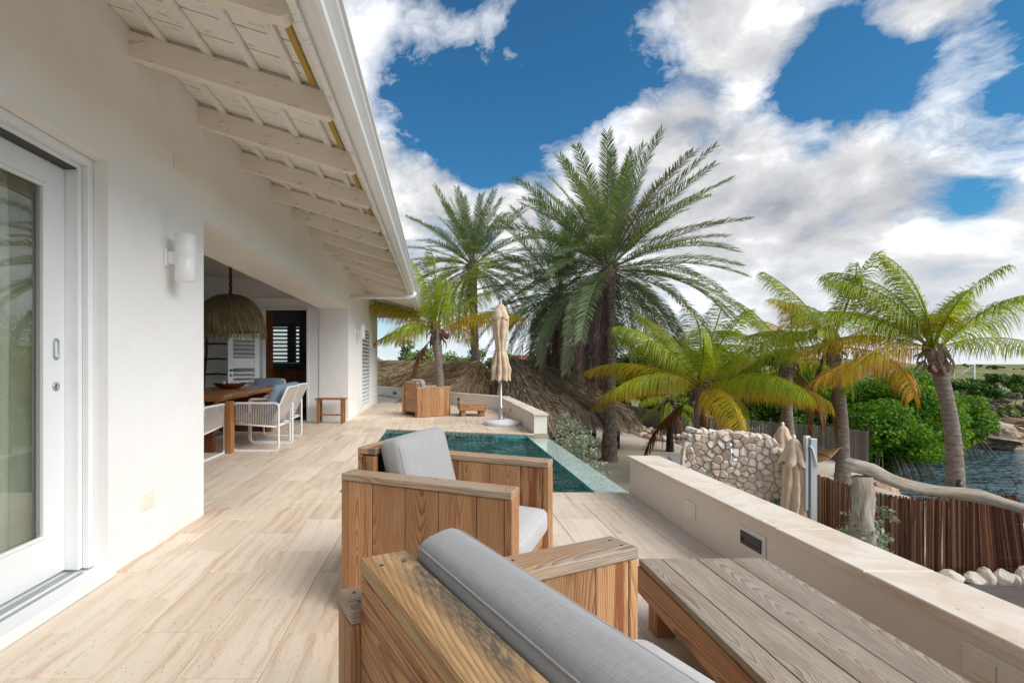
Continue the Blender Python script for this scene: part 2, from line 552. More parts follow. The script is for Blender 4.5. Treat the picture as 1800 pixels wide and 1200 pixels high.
leaf('date_green', [(.1, (.08, .13, .056)), (.4, (.13, .19, .084)), (.65, (.20, .26, .125)), (.9, (.34, .36, .24))], ((.38, .33, .25), .78, 1.0, .5), .5, .30, .8, .25)
leaf('date_grey', [(.1, (.10, .12, .075)), (.5, (.17, .18, .125)), (.9, (.26, .23, .19))], ((.34, .28, .26), .55, 1.0, .7), .55, .25, .8, .2)
leaf('date_dead', [(.1, (.16, .105, .10)), (.5, (.28, .19, .18)), (.9, (.40, .30, .27))], None, .7, .12, 1.5, .2)
leaf('coco_green', [(.1, (.12, .20, .016)), (.4, (.23, .32, .022)), (.7, (.38, .42, .028)), (.95, (.55, .47, .035))], ((.46, .34, .05), .72, 1.0, .65), .42, .42, 1.0, .3)
leaf('coco_yellow', [(.1, (.20, .25, .02)), (.4, (.38, .36, .025)), (.7, (.56, .41, .025)), (.95, (.62, .34, .02))], ((.60, .28, .02), .5, 1.0, .7), .45, .42, 1.0, .3)
leaf('coco_orange', [(.1, (.40, .30, .02)), (.5, (.60, .33, .02)), (.9, (.52, .18, .015))], ((.30, .10, .02), .5, 1.0, .8), .45, .3, 1.0)
leaf('coco_dead', [(.1, (.14, .07, .03)), (.5, (.23, .11, .045)), (.9, (.30, .19, .10))], None, .7, .15, 1.5, .2)
leaf('rust_dead', [(.1, (.10, .03, .015)), (.5, (.19, .055, .02)), (.9, (.25, .10, .04))], None, .7, .15, 1.5, .2)
leaf('mangrove_leaf', [(.1, (.04, .105, .009)), (.4, (.08, .19, .013)), (.7, (.16, .30, .016)), (.95, (.38, .42, .03))], None, .5, .38, .7, .2)
leaf('hedge_leaf', [(.1, (.028, .075, .012)), (.45, (.05, .12, .018)), (.75, (.09, .18, .025)), (.95, (.18, .25, .04))], None, .5, .32, .8, .2)
leaf('scrub_leaf', [(.1, (.08, .12, .025)), (.45, (.15, .20, .045)), (.8, (.24, .27, .07)), (.95, (.33, .31, .12))], None, .5, .25, .4)
leaf('silver_leaf', [(.1, (.14, .17, .115)), (.45, (.25, .29, .21)), (.8, (.38, .42, .33)), (.95, (.50, .53, .45))], None, .55, .2, 2.0)
leaf('dry_scrub', [(.1, (.09, .075, .05)), (.45, (.17, .14, .10)), (.8, (.26, .22, .16)), (.95, (.13, .16, .05))], None, .7, .1, .6)
leaf('thatch', [(.05, (.17, .11, .065)), (.35, (.34, .235, .135)), (.65, (.52, .38, .235)), (.95, (.66, .53, .37))], None, .85, .08, 1.1, .15)
leaf('thatch_dark', [(.05, (.14, .10, .075)), (.35, (.30, .225, .165)), (.65, (.47, .37, .28)), (.95, (.64, .53, .42))], None, .85, .08, 1.1, .15)
leaf('lamp_straw', [(.05, (.15, .10, .055)), (.35, (.30, .215, .125)), (.65, (.46, .35, .22)), (.95, (.62, .50, .34))], ((.25, .21, .03), .80, 1.0, .75), .8, .1, 4, .2)
leaf('reed_brown', [(.05, (.085, .038, .025)), (.35, (.20, .092, .056)), (.65, (.33, .17, .10)), (1.0, (.55, .37, .25))], None, .7, .05, 3, .25, .95, .25)
leaf('bamboo_grey', [(.05, (.15, .132, .112)), (.35, (.235, .21, .18)), (.65, (.30, .27, .235)), (.95, (.38, .345, .305))], None, .85, .03, 3, .15, .8, .4)
leaf('rope_tan', [(.05, (.42, .24, .09)), (.5, (.52, .33, .14)), (.95, (.60, .42, .22))], None, .85, .05, 5, .1)
leaf('chair_rope', [(.05, (.42, .36, .32)), (.5, (.55, .48, .43)), (.95, (.62, .55, .5))], None, .85, .05, 5, .1)
leaf('trunk_husk', [(.05, (.12, .085, .065)), (.5, (.22, .165, .13)), (.95, (.34, .28, .23))], None, .85, .05, 3, .15)


def bark(key, c0, c1, c2_, ringf=9, rough=.9):
    m, g = newmat(key)
    p = pos(g)
    z = g.sep(p)[2]
    n = g.noise(p, 7, 6, .65)
    r = g.m('FRACT', g.m('ADD', g.m('MULTIPLY', z, ringf), g.m('MULTIPLY', n, .9)))
    col = g.ramp(g.noise(scl(g, p, (5, 5, 9)), 2.2, 6, .65), [(.3, c0), (.5, c1), (.72, c2_)])
    col = g.mix(g.m('MULTIPLY', g.mr(r, .88, .96), .65), col, tuple(q * .4 for q in c0))
    g.out(g.bsdf(col, rough, g.bump(g.m('ADD', g.noise(scl(g, p, (9, 9, 20)), 3, 5, .6), g.m('MULTIPLY', r, .5)), .6, .02), Specular_IOR_Level=.15))
    M[key] = m


bark('coco_bark', (.16, .125, .105), (.27, .22, .185), (.38, .325, .28), 10)
bark('date_bark', (.11, .085, .07), (.23, .18, .145), (.42, .345, .285), 0.01)
bark('dark_bark', (.02, .015, .013), (.045, .034, .028), (.08, .06, .05), 6)
bark('branch', (.08, .06, .05), (.15, .12, .10), (.25, .21, .18), .01)


def stone(key, a, b, c):
    m, g = newmat(key)
    co = objco(g)
    r = rnd(g)
    c2 = g.v('ADD', co, g.comb(g.m('MULTIPLY', r, 51), g.m('MULTIPLY', r, 33), g.m('MULTIPLY', r, 19)))
    n = g.noise(c2, 6, 7, .65)
    col = g.ramp(n, [(.28, a), (.48, b), (.72, c)])
    w1 = g.new('ShaderNodeTexWhiteNoise', noise_dimensions='1D')
    g.put(w1.inputs['W'], r)
    t = g.mix(g.sep(w1.outputs['Color'])[0], (1.04, 1.02, 1.0), (.90, .78, .70))
    col = g.mix(1, col, t, 'MULTIPLY')
    f = g.noise(c2, 38, 6, .7)
    col = g.mix(g.mr(f, .58, .70, 0, .3), col, (.38, .29, .23))
    g.out(g.bsdf(col, .9, g.bump(g.m('ADD', f, g.m('MULTIPLY', n, 1.5)), .7, .02), Specular_IOR_Level=.2))
    M[key] = m


stone('coral_stone', (.62, .52, .44), (.74, .66, .57), (.82, .77, .70))
stone('pink_stone', (.38, .25, .19), (.52, .38, .31), (.62, .52, .45))
stone('moss_stone', (.12, .11, .075), (.20, .185, .12), (.30, .27, .19))
stone('shore_rock', (.20, .145, .10), (.36, .27, .19), (.52, .42, .32))


def sand():
    m, g = newmat('sand')
    p = pos(g)
    n = g.noise(p, .9, 6, .6)
    f = g.noise(p, 14, 6, .7)
    col = g.ramp(n, [(.3, (.40, .33, .26)), (.5, (.50, .43, .35)), (.7, (.57, .50, .42))])
    col = g.mix(g.mr(f, .5, .75, 0, .5), col, (.30, .24, .18))
    y = g.sep(p)[1]
    x = g.sep(p)[0]
    far = g.mr(g.m('ADD', y, g.m('MULTIPLY', n, 6)), 24, 29)
    fc = g.ramp(g.noise(p, .12, 6, .65), [(.3, (.11, .13, .045)), (.48, (.19, .19, .075)), (.7, (.32, .265, .14))])
    sc_ = g.m('MULTIPLY', g.mr(g.vor(p, .9), .18, .42, 1, 0), g.mr(g.noise(p, .16, 4, .6), .40, .58))
    fc = g.mix(g.m('MULTIPLY', sc_, .85), fc, (.05, .075, .025))
    col = g.mix(far, col, fc)
    g.out(g.bsdf(col, .95, g.bump(g.m('ADD', g.m('MULTIPLY', f, .4), g.noise(p, 3, 3, .5)), .5, .05), Specular_IOR_Level=.1))
    M['sand'] = m


sand()


def water(key, col, rough, s1, strength, transp=None, dist=.05):
    m, g = newmat(key)
    p = pos(g)
    a = g.noise(scl(g, p, (1, 1.5, 1)), s1, 4, .55, .6)
    b = g.noise(scl(g, p, (.7, 1.3, 1)), s1 * .23, 3, .5)
    nrm = g.bump(g.m('ADD', a, g.m('MULTIPLY', b, 1.8)), strength, dist)
    if transp is None:
        c = g.mix(g.mr(b, .35, .65), col, tuple(q * 1.9 for q in col))
        g.out(g.bsdf(c, rough, nrm, IOR=1.333))
    else:
        fr = g.new('ShaderNodeFresnel')
        fr.inputs[0].default_value = 1.45
        g.put(fr.inputs['Normal'], nrm)
        gl = g.new('ShaderNodeBsdfGlossy')
        gl.inputs['Roughness'].default_value = rough
        g.put(gl.inputs['Normal'], nrm)
        tp = g.new('ShaderNodeBsdfTransparent')
        g.put(tp.inputs[0], transp)
        mx = g.new('ShaderNodeMixShader')
        g.put(mx.inputs[0], g.m('MULTIPLY', fr.outputs[0], 1.5, clamp=True))
        g.put(mx.inputs[1], tp.outputs[0])
        g.put(mx.inputs[2], gl.outputs[0])
        g.out(mx.outputs[0])
    M[key] = m


water('sea', (.028, .070, .078), .12, 2.6, 1.0, None, .45)
water('pool_water', None, .02, 1.9, 1.0, (.66, .92, .91, 1), .34)


def mosaic(key, c0, c1, c2_, size=.025, rough=.25):
    m, g = newmat(key)
    p = pos(g)
    vv = g.v('FLOOR', g.v('SCALE', p, scale=1 / size)) if False else g.v('FLOOR', g.v('SCALE', g.v('ADD', p, (.003, .003, .003)), scale=1 / size))
    w1 = g.new('ShaderNodeTexWhiteNoise', noise_dimensions='3D')
    g.put(w1.inputs['Vector'], vv)
    n = g.noise(p, 2.2, 4, .6)
    f = g.m('ADD', g.m('MULTIPLY', w1.outputs['Value'], .7), g.m('MULTIPLY', n, .35))
    col = g.ramp(f, [(.15, c0), (.5, c1), (.9, c2_)])
    g.out(g.bsdf(col, rough, Specular_IOR_Level=.5))
    M[key] = m


mosaic('pool_mosaic', (.04, .34, .33), (.07, .46, .44), (.14, .58, .54), .05)
mosaic('weir_mosaic', (.30, .40, .37), (.44, .53, .48), (.60, .67, .61), .022, .15)
mosaic('band_mosaic', (.02, .13, .13), (.10, .26, .25), (.45, .55, .5), .022, .2)


def glass(key, tint, boost=1.0, ior=1.7):
    m, g = newmat(key)
    fr = g.new('ShaderNodeFresnel')
    fr.inputs[0].default_value = ior
    gl = g.new('ShaderNodeBsdfGlossy')
    gl.inputs['Roughness'].default_value = 0
    tp = g.new('ShaderNodeBsdfTransparent')
    g.put(tp.inputs[0], (*tint, 1))
    mx = g.new('ShaderNodeMixShader')
    bf_ = g.new('ShaderNodeNewGeometry').outputs['Backfacing']
    g.put(mx.inputs[0], g.m('MULTIPLY', g.m('MULTIPLY', fr.outputs[0], g.m('SUBTRACT', 1.0, bf_)), boost, clamp=True))
    g.put(mx.inputs[1], tp.outputs[0])
    g.put(mx.inputs[2], gl.outputs[0])
    g.out(mx.outputs[0])
    M[key] = m


glass('door_glass', (.90, .94, .92), 1.7, 1.8)
glass('kitchen_glass', (.5, .55, .6), 1.0, 1.6)


def curtain():
    m, g = newmat('curtain_cloth')
    p = pos(g)
    n = g.noise(scl(g, p, (3, 3, .4)), 3, 4, .6)
    wv = g.noise(scl(g, p, (160, 160, 160)), 1, 2, .5)
    c = g.mix(g.mr(n, .4, .7), (.84, .81, .68), (.70, .66, .50))
    c = g.mix(1, c, g.ramp(wv, [(.3, .88), (.7, 1.08)]), 'MULTIPLY')
    d = g.bsdf(c, .9)
    tr = g.new('ShaderNodeBsdfTranslucent')
    g.put(tr.inputs[0], c)
    mx = g.new('ShaderNodeMixShader')
    mx.inputs[0].default_value = .3
    g.put(mx.inputs[1], d)
    g.put(mx.inputs[2], tr.outputs[0])
    g.out(mx.outputs[0])
    M['curtain_cloth'] = m


curtain()


# ------------------------------------------------------------------ mesh helpers
def link(o, parent=None):
    COL.objects.link(o)
    if parent is not None:
        o.parent = parent
    return o


def fast_mesh(name, V, F, mat=None, smooth=False, u=None):
    """V (n,3) array, F (m,k) array of one polygon size; u optional (n,3) vector attribute."""
    V = np.asarray(V, dtype=np.float32)
    F = np.asarray(F, dtype=np.int32)
    me = bpy.data.meshes.new(name)
    me.vertices.add(len(V))
    me.vertices.foreach_set('co', V.ravel())
    k = F.shape[1]
    me.loops.add(F.size)
    me.loops.foreach_set('vertex_index', F.ravel())
    me.polygons.add(len(F))
    me.polygons.foreach_set('loop_start', np.arange(len(F), dtype=np.int32) * k)
    me.update(calc_edges=True)
    if smooth:
        me.polygons.foreach_set('use_smooth', np.ones(len(F), dtype=bool))
    if u is not None:
        at = me.attributes.new('u', 'FLOAT_VECTOR', 'POINT')
        at.data.foreach_set('vector', np.asarray(u, dtype=np.float32).ravel())
    if mat:
        me.materials.append(M[mat] if isinstance(mat, str) else mat)
    return me


class MB:
    """collects shapes into one mesh"""

    def __init__(s):
        s.V = []
        s.F = []
        s.S = []
        s.U = []

    def add(s, V, F, smooth=False, U=None):
        b = len(s.V)
        s.V.extend([tuple(v) for v in V])
        s.U.extend([tuple(q) for q in U] if U is not None else [(0, .5, 0)] * len(V))
        s.F.extend([tuple(i + b for i in f) for f in F])
        s.S.extend([smooth] * len(F))
        return s

    def box(s, x0, x1, y0, y1, z0, z1, bev=0):
        if bev <= 0:
            V = [(x, y, z) for x in (x0, x1) for y in (y0, y1) for z in (z0, z1)]
            F = [(0, 1, 3, 2), (4, 6, 7, 5), (0, 4, 5, 1), (2, 3, 7, 6), (0, 2, 6, 4), (1, 5, 7, 3)]
            return s.add(V, F)
        V, F = cbox_data(x1 - x0, y1 - y0, z1 - z0, bev)
        cx, cy, cz = (x0 + x1) / 2, (y0 + y1) / 2, (z0 + z1) / 2
        return s.add([(a + cx, b + cy, c + cz) for a, b, c in V], F)

    def prism(s, pts, z0, z1):
        """convex or simple polygon in XY (counter clockwise) extruded in z"""
        n = len(pts)
        V = [(x, y, z0) for x, y in pts] + [(x, y, z1) for x, y in pts]
        F = [tuple(range(n - 1, -1, -1)), tuple(range(n, 2 * n))] + [(i, (i + 1) % n, n + (i + 1) % n, n + i) for i in range(n)]
        return s.add(V, F)

    def extrude(s, prof, axis_pts):
        """prof: list of 3D vectors for start, axis_pts: displacement vector; closed prism"""
        n = len(prof)
        d = Vector(axis_pts)
        V = [Vector(p) for p in prof] + [Vector(p) + d for p in prof]
        F = [tuple(range(n - 1, -1, -1)), tuple(range(n, 2 * n))] + [(i, (i + 1) % n, n + (i + 1) % n, n + i) for i in range(n)]
        return s.add(V, F)

    def tube(s, pts, rad, seg=8, cap=True, squash=None, jit=0, twist=0):
        pts = [Vector(p) for p in pts]
        n = len(pts)
        if not hasattr(rad, '__len__'):
            rad = [rad] * n
        V = []
        U = []
        t0 = (pts[1] - pts[0]).normalized()
        ref = Vector((0, 0, 1)) if abs(t0.z) < .9 else Vector((1, 0, 0))
        a = t0.cross(ref).normalized()
        ln = 0
        for i in range(n):
            t = (pts[min(i + 1, n - 1)] - pts[max(i - 1, 0)]).normalized()
            a = (a - t * a.dot(t)).normalized()
            b = t.cross(a)
            if i:
                ln += (pts[i] - pts[i - 1]).length
            for k in range(seg):
                an = 2 * PI * k / seg + twist * i
                r = rad[i] * (1 + jit * random.uniform(-1, 1))
                V.append(pts[i] + (a * math.cos(an) + b * math.sin(an) * (squash or 1)) * r)
                U.append((ln, an / 2, 0))
        F = []
        for i in range(n - 1):
            for k in range(seg):
                F.append((i * seg + k, i * seg + (k + 1) % seg, (i + 1) * seg + (k + 1) % seg, (i + 1) * seg + k))
        if cap:
            F.append(tuple(range(seg - 1, -1, -1)))
            F.append(tuple((n - 1) * seg + k for k in range(seg)))
        return s.add(V, F, True, U)

    def lathe(s, prof, c=(0, 0, 0), seg=24, axis='z', cap=True, fn=None):
        V = []
        for i, (r, h) in enumerate(prof):
            for k in range(seg):
                an = 2 * PI * k / seg
                rr = r * (fn(an, h) if fn else 1)
                x, y, z = rr * math.cos(an), rr * math.sin(an), h
                if axis == 'x':
                    x, y, z = z, x, y
                if axis == 'y':
                    x, y, z = x, z, y
                V.append((x + c[0], y + c[1], z + c[2]))
        F = []
        for i in range(len(prof) - 1):
            for k in range(seg):
                F.append((i * seg + k, i * seg + (k + 1) % seg, (i + 1) * seg + (k + 1) % seg, (i + 1) * seg + k))
        if cap:
            F.append(tuple(range(seg - 1, -1, -1)))
            F.append(tuple((len(prof) - 1) * seg + k for k in range(seg)))
        return s.add(V, F, True)

    def build(s, name, mat, parent=None, recalc=False):
        me = bpy.data.meshes.new(name)
        me.from_pydata(s.V, [], s.F)
        me.polygons.foreach_set('use_smooth', s.S)
        at = me.attributes.new('u', 'FLOAT_VECTOR', 'POINT')
        at.data.foreach_set('vector', np.asarray(s.U, dtype=np.float32).ravel())
        if mat:
            me.materials.append(M[mat])
        if recalc:
            import bmesh
            bm = bmesh.new()
            bm.from_mesh(me)
            bmesh.ops.recalc_face_normals(bm, faces=bm.faces)
            bm.to_mesh(me)
            bm.free()
        me.update()
        return link(bpy.data.objects.new(name, me), parent)


def cbox_data(lx, ly, lz, b):
    """chamfered box centred on the origin: 24 vertices, 26 faces"""
    hx, hy, hz = lx / 2, ly / 2, lz / 2
    b = min(b, hx * .8, hy * .8, hz * .8)
    V = []
    idx = {}
    for sx in (-1, 1):
        for sy in (-1, 1):
            for sz in (-1, 1):
                for k in range(3):
                    p = [sx * hx, sy * hy, sz * hz]
                    for j in range(3):
                        if j != k:
                            p[j] -= (sx, sy, sz)[j] * b
                    idx[(sx, sy, sz, k)] = len(V)
                    V.append(tuple(p))
    F = []
    S = (-1, 1)
    for k in range(3):
        a, c = [j for j in range(3) if j != k]
        for sk in S:
            ring = []
            for sa, sc in ((-1, -1), (1, -1), (1, 1), (-1, 1)):
                t = [0, 0, 0]
                t[k], t[a], t[c] = sk, sa, sc
                ring.append(idx[(*t, k)])
            flip = (sk < 0) != (k == 1)
            F.append(tuple(reversed(ring)) if flip else tuple(ring))
    for k in range(3):
        a, c = [j for j in range(3) if j != k]
        for sa in S:
            for sc in S:
                q = []
                for sk in S:
                    t = [0, 0, 0]
                    t[k], t[a], t[c] = sk, sa, sc
                    q.append((idx[(*t, a)], idx[(*t, c)]))
                f = (q[0][0], q[0][1], q[1][1], q[1][0])
                F.append(f)
    for sx in S:
        for sy in S:
            for sz in S:
                F.append((idx[(sx, sy, sz, 0)], idx[(sx, sy, sz, 1)], idx[(sx, sy, sz, 2)]))
    # orient all faces outward
    out = []
    for f in F:
        p = [Vector(V[i]) for i in f]
        n = (p[1] - p[0]).cross(p[2] - p[0])
        c = sum(p, Vector()) / len(p)
        out.append(f if n.dot(c) > 0 else tuple(reversed(f)))
    return V, out


_cb = {}


def board(name, mat, centre, xdir, ydir, dims, parent=None, bev=.004):
    """plank with its own local frame: X along the grain, Y across, Z through the thickness"""
    key = (tuple(round(q, 4) for q in dims), bev, mat)
    if key not in _cb:
        V, F = cbox_data(*dims, bev)
        me = bpy.data.meshes.new(name)
        me.from_pydata(V, [], F)
        me.materials.append(M[mat])
        _cb[key] = me
    o = bpy.data.objects.new(name, _cb[key])
    x = Vector(xdir).normalized()
    y = Vector(ydir)
    y = (y - x * y.dot(x)).normalized()
    z = x.cross(y)
    mt = Matrix((x, y, z)).transposed().to_4x4()
    mt.translation = Vector(centre)
    link(o, parent)
    o.matrix_basis = mt
    return o


def cushion(name, mat, dims, r, centre, xdir, ydir, parent, bulge=.02, n=10):
    lx, ly, lz = dims
    V = []
    F = []
    vid = {}

    def vert(p):
        k = tuple(round(q, 5) for q in p)
        if k in vid:
            return vid[k]
        h = [lx / 2, ly / 2, lz / 2]
        q = Vector([p[i] * h[i] for i in range(3)])
        core = Vector([max(-(h[i] - r), min(h[i] - r, q[i])) for i in range(3)])
        dd = q - core
        if dd.length > 1e-9:
            q = core + dd.normalized() * min(r, max(abs(c) for c in dd))
        w = (1 - p[0] ** 4) * (1 - p[1] ** 4)
        q.z += math.copysign(bulge, p[2]) * w * abs(p[2])
        w = (1 - p[1] ** 4) * (1 - p[2] ** 2)
        q.x += math.copysign(bulge * .4, p[0]) * w * abs(p[0])
        vid[k] = len(V)
        V.append(q)
        return vid[k]
    g1 = [math.sin(PI / 2 * (2 * i / n - 1)) for i in range(n + 1)]
    for ax in range(3):
        a, b = [j for j in range(3) if j != ax]
        for sgn in (-1, 1):
            for i in range(n):
                for j in range(n):
                    f = []
                    for u, w in ((g1[i], g1[j]), (g1[i + 1], g1[j]), (g1[i + 1], g1[j + 1]), (g1[i], g1[j + 1])):
                        p = [0, 0, 0]
                        p[ax], p[a], p[b] = sgn, u, w
                        f.append(vert(p))
                    if (sgn < 0) != (ax == 1):
                        f.reverse()
                    F.append(tuple(f))
    me = bpy.data.meshes.new(name)
    me.from_pydata(V, [], F)
    me.polygons.foreach_set('use_smooth', [True] * len(F))
    me.materials.append(M[mat])
    o = link(bpy.data.objects.new(name, me), parent)
    x = Vector(xdir).normalized()
    y = Vector(ydir)
    y = (y - x * y.dot(x)).normalized()
    mt = Matrix((x, y, x.cross(y))).transposed().to_4x4()
    mt.translation = Vector(centre)
    o.matrix_basis = mt
    # seam piping round the two big faces
    for sz in (-1, 1):
        mb = MB()
        h = [lx / 2 - r * .30, ly / 2 - r * .30]
        pts = []
        rr = r * .9
        for cx, cy, a0 in ((h[0] - rr, h[1] - rr, 0), (-h[0] + rr, h[1] - rr, 90), (-h[0] + rr, -h[1] + rr, 180), (h[0] - rr, -h[1] + rr, 270)):
            for k in range(5):
                an = math.radians(a0 + k * 22.5)
                pts.append((cx + rr * math.cos(an), cy + rr * math.sin(an), sz * (lz / 2 - r * .30)))
        pts.append(pts[0])
        mb.tube(pts, .0032, 5, cap=False)
        mb.build('piping', mat, o)
    return o


def empty(name, loc=(0, 0, 0), rz=0):
    o = bpy.data.objects.new(name, None)
    o.empty_display_size = .1
    link(o)
    o.location = loc
    o.rotation_euler = (0, 0, rz)
    return o


def tag(o, label=None, cat=None, group=None, kind=None):
    if label:
        o['label'] = label
    if cat:
        o['category'] = cat
    if group:
        o['group'] = group
    if kind:
        o['kind'] = kind
    return o


def thing(name, label, cat, loc=(0, 0, 0), rz=0, group=None):
    return tag(empty(name, loc, rz), label, cat, group)


def copy_tree(o, parent=None):
    c = o.copy()
    COL.objects.link(c)
    if parent is not None:
        c.parent = parent
    for ch in list(o.children):
        copy_tree(ch, c)
    return c


def wall_cells(mb, us, vs, hole, fmap, thick):
    """a wall of rectangular cells with openings; fmap(u, v, w) gives 3D, w in 0 (front) .. thick (back)"""
    nu, nv = len(us) - 1, len(vs) - 1
    solid = lambda i, j: 0 <= i < nu and 0 <= j < nv and not hole((us[i] + us[i + 1]) / 2, (vs[j] + vs[j + 1]) / 2)
    vid = {}
    V = []
    F = []

    def vx(i, j, w):
        k = (i, j, w)
        if k not in vid:
            vid[k] = len(V)
            V.append(fmap(us[i], vs[j], w * thick))
        return vid[k]
    for i in range(nu):
        for j in range(nv):
            if not solid(i, j):
                continue
            F.append((vx(i, j, 0), vx(i + 1, j, 0), vx(i + 1, j + 1, 0), vx(i, j + 1, 0)))
            F.append((vx(i, j, 1), vx(i, j + 1, 1), vx(i + 1, j + 1, 1), vx(i + 1, j, 1)))
            for di, dj, (a, b) in ((-1, 0, ((i, j), (i, j + 1))), (1, 0, ((i + 1, j + 1), (i + 1, j))), (0, -1, ((i + 1, j), (i, j))), (0, 1, ((i, j + 1), (i + 1, j + 1)))):
                if not solid(i + di, j + dj):
                    F.append((vx(*a, 0), vx(*b, 0), vx(*b, 1), vx(*a, 1)))
    return mb.add(V, F)


def clip(poly, a, b, c):
    """keep the part of polygon where a*x + b*y <= c"""
    out = []
    n = len(poly)
    for i in range(n):
        p, q = poly[i], poly[(i + 1) % n]
        dp, dq = a * p[0] + b * p[1] - c, a * q[0] + b * q[1] - c
        if dp <= 0:
            out.append(p)
        if (dp < 0 < dq) or (dq < 0 < dp):
            t = dp / (dp - dq)
            out.append((p[0] + (q[0] - p[0]) * t, p[1] + (q[1] - p[1]) * t))
    return out


def area(p):
    return .5 * sum(p[i][0] * p[(i + 1) % len(p)][1] - p[(i + 1) % len(p)][0] * p[i][1] for i in range(len(p)))


def rock_mesh(name, rx, ry, rz, seed, mat, sub=2, rough=.25, frac=0):
    import bmesh
    from mathutils import noise as mn
    bm = bmesh.new()
    bmesh.ops.create_icosphere(bm, subdivisions=sub, radius=1)
    rg = random.Random(seed)
    planes = [(Vector((rg.gauss(0, 1), rg.gauss(0, 1), rg.gauss(0, 1))).normalized(), rg.uniform(.62, .92)) for _ in range(9)]
    off = Vector((rg.uniform(0, 50), rg.uniform(0, 50), rg.uniform(0, 50)))
    for v in bm.verts:
        p = v.co.copy()
        for nrm, dd in planes:
            e = p.dot(nrm) - dd
            if e > 0:
                p -= nrm * e
        if frac:
            q = Vector((p.x * 1.4, p.y * 1.4, p.z * 3.2)) + off
            p *= 1 + frac * (mn.fractal(q * 1.3, 1.0, 2.1, 5) * .9 - .35 * max(0, mn.noise(q * 2.3) - .1) * 2)
        else:
            p *= 1 + rg.uniform(-rough, rough) * .25
        v.co = (p.x * rx, p.y * ry, p.z * rz)
    me = bpy.data.meshes.new(name)
    bm.to_mesh(me)
    bm.free()
    me.materials.append(M[mat])
    return me

# ================================================================== SETTING
ZG = -1.7          # garden level
ZW = -2.2          # sea level
WATER = [(80, -30), (80, 18.6), (30, 18.2), (22, 19.6), (17.2, 20.6), (15.6, 18.0), (13.2, 15.6), (11.9, 13.2), (11.2, 11.4), (11.2, 9.4), (11.6, 7.6), (14, 3), (20, -30)]


def sdist_water(X, Y):
    """signed distance to the bay outline, positive on land (numpy arrays)"""
    P = np.array(WATER, dtype=float)
    best = np.full(X.shape, 1e9)
    inside = np.zeros(X.shape, dtype=bool)
    n = len(P)
    for i in range(n):
        a, b = P[i], P[(i + 1) % n]
        dx, dy = b - a
        t = np.clip(((X - a[0]) * dx + (Y - a[1]) * dy) / (dx * dx + dy * dy), 0, 1)
        best = np.minimum(best, np.hypot(X - a[0] - t * dx, Y - a[1] - t * dy))
        c = (a[1] > Y) != (b[1] > Y)
        with np.errstate(divide='ignore', invalid='ignore'):
            xi = (b[0] - a[0]) * (Y - a[1]) / (b[1] - a[1]) + a[0]
        inside ^= c & (X < xi)
    return np.where(inside, -best, best)


def ground_z(X, Y):
    X = np.asarray(X, dtype=float)
    Y = np.asarray(Y, dtype=float)
    s = sdist_water(X, Y)
    land = ZG + .05 * np.sin(X * .9 + 1) * np.sin(Y * .7)
    # the far shore is a low limestone bank with a dry hill behind it
    far = np.clip((Y - 19) / 3, 0, 1) * np.clip((X - 15) / 3, 0, 1)
    bank = -1.15 + .35 * np.clip((Y - 24) / 16, 0, 1) + .25 * np.sin(X * .6) * np.sin(Y * .5 + X * .2)
    land = land * (1 - far) + bank * far
    hill = np.clip((Y - 62) / 38, 0, 1) ** 1.2 * (1.35 + .6 * np.sin(X * .035 + .3) + .30 * np.sin(X * .11 + 2) + .12 * np.sin(X * .31)) * np.clip((X - 25) / 40, 0, 1)
    ridge = .28 * np.sin(X * .33 + .6) + .16 * np.sin(X * .83) + .14 * np.sin(X * .57 + Y * .2) - .07 * np.clip(X - 104, -20, 20)
    land = land + hill * .95 + ridge * np.clip((Y - 62) / 30, 0, 1) * np.clip((X - 25) / 40, 0, 1)
    land = land - 1.6 * np.clip((Y - 112) / 60, 0, 1) * np.clip((X - 25) / 40, 0, 1)
    k = np.clip(s / 1.1 + .25, 0, 1)
    k = k * k * (3 - 2 * k)
    z = (ZW - .7) * (1 - k) + land * k
    # nothing may rise into the pool and terrace block
    block = (X < 2.4) & (Y < 16) & (X > -12)
    return np.where(block, ZG - .15, z)


def build_ground():
    xs = np.concatenate([np.arange(-700, -40, 60), np.arange(-40, -4, 4), np.arange(-4, 32, .38), np.arange(32, 130, 1.5), np.arange(130, 1500, 70)])
    ys = np.concatenate([np.arange(-60, -6, 9), np.arange(-6, 28, .38), np.arange(28, 120, 3), np.arange(120, 1500, 90)])
    X, Y = np.meshgrid(xs, ys, indexing='ij')
    Z = ground_z(X, Y)
    V = np.stack([X, Y, Z], -1).reshape(-1, 3)
    nx, ny = len(xs), len(ys)
    i, j = np.meshgrid(np.arange(nx - 1), np.arange(ny - 1), indexing='ij')
    a = (i * ny + j).ravel()
    F = np.stack([a, a + ny, a + ny + 1, a + 1], -1)
    o = link(bpy.data.objects.new('sandy_ground', fast_mesh('sandy_ground', V, F, 'sand', True)))
    tag(o, kind='structure')


build_ground()
mb = MB()
mb.add([(-20, -40, ZW), (400, -40, ZW), (400, 60, ZW), (-20, 60, ZW)], [(0, 1, 2, 3)])
tag(mb.build('sea_water', 'sea'), kind='structure')

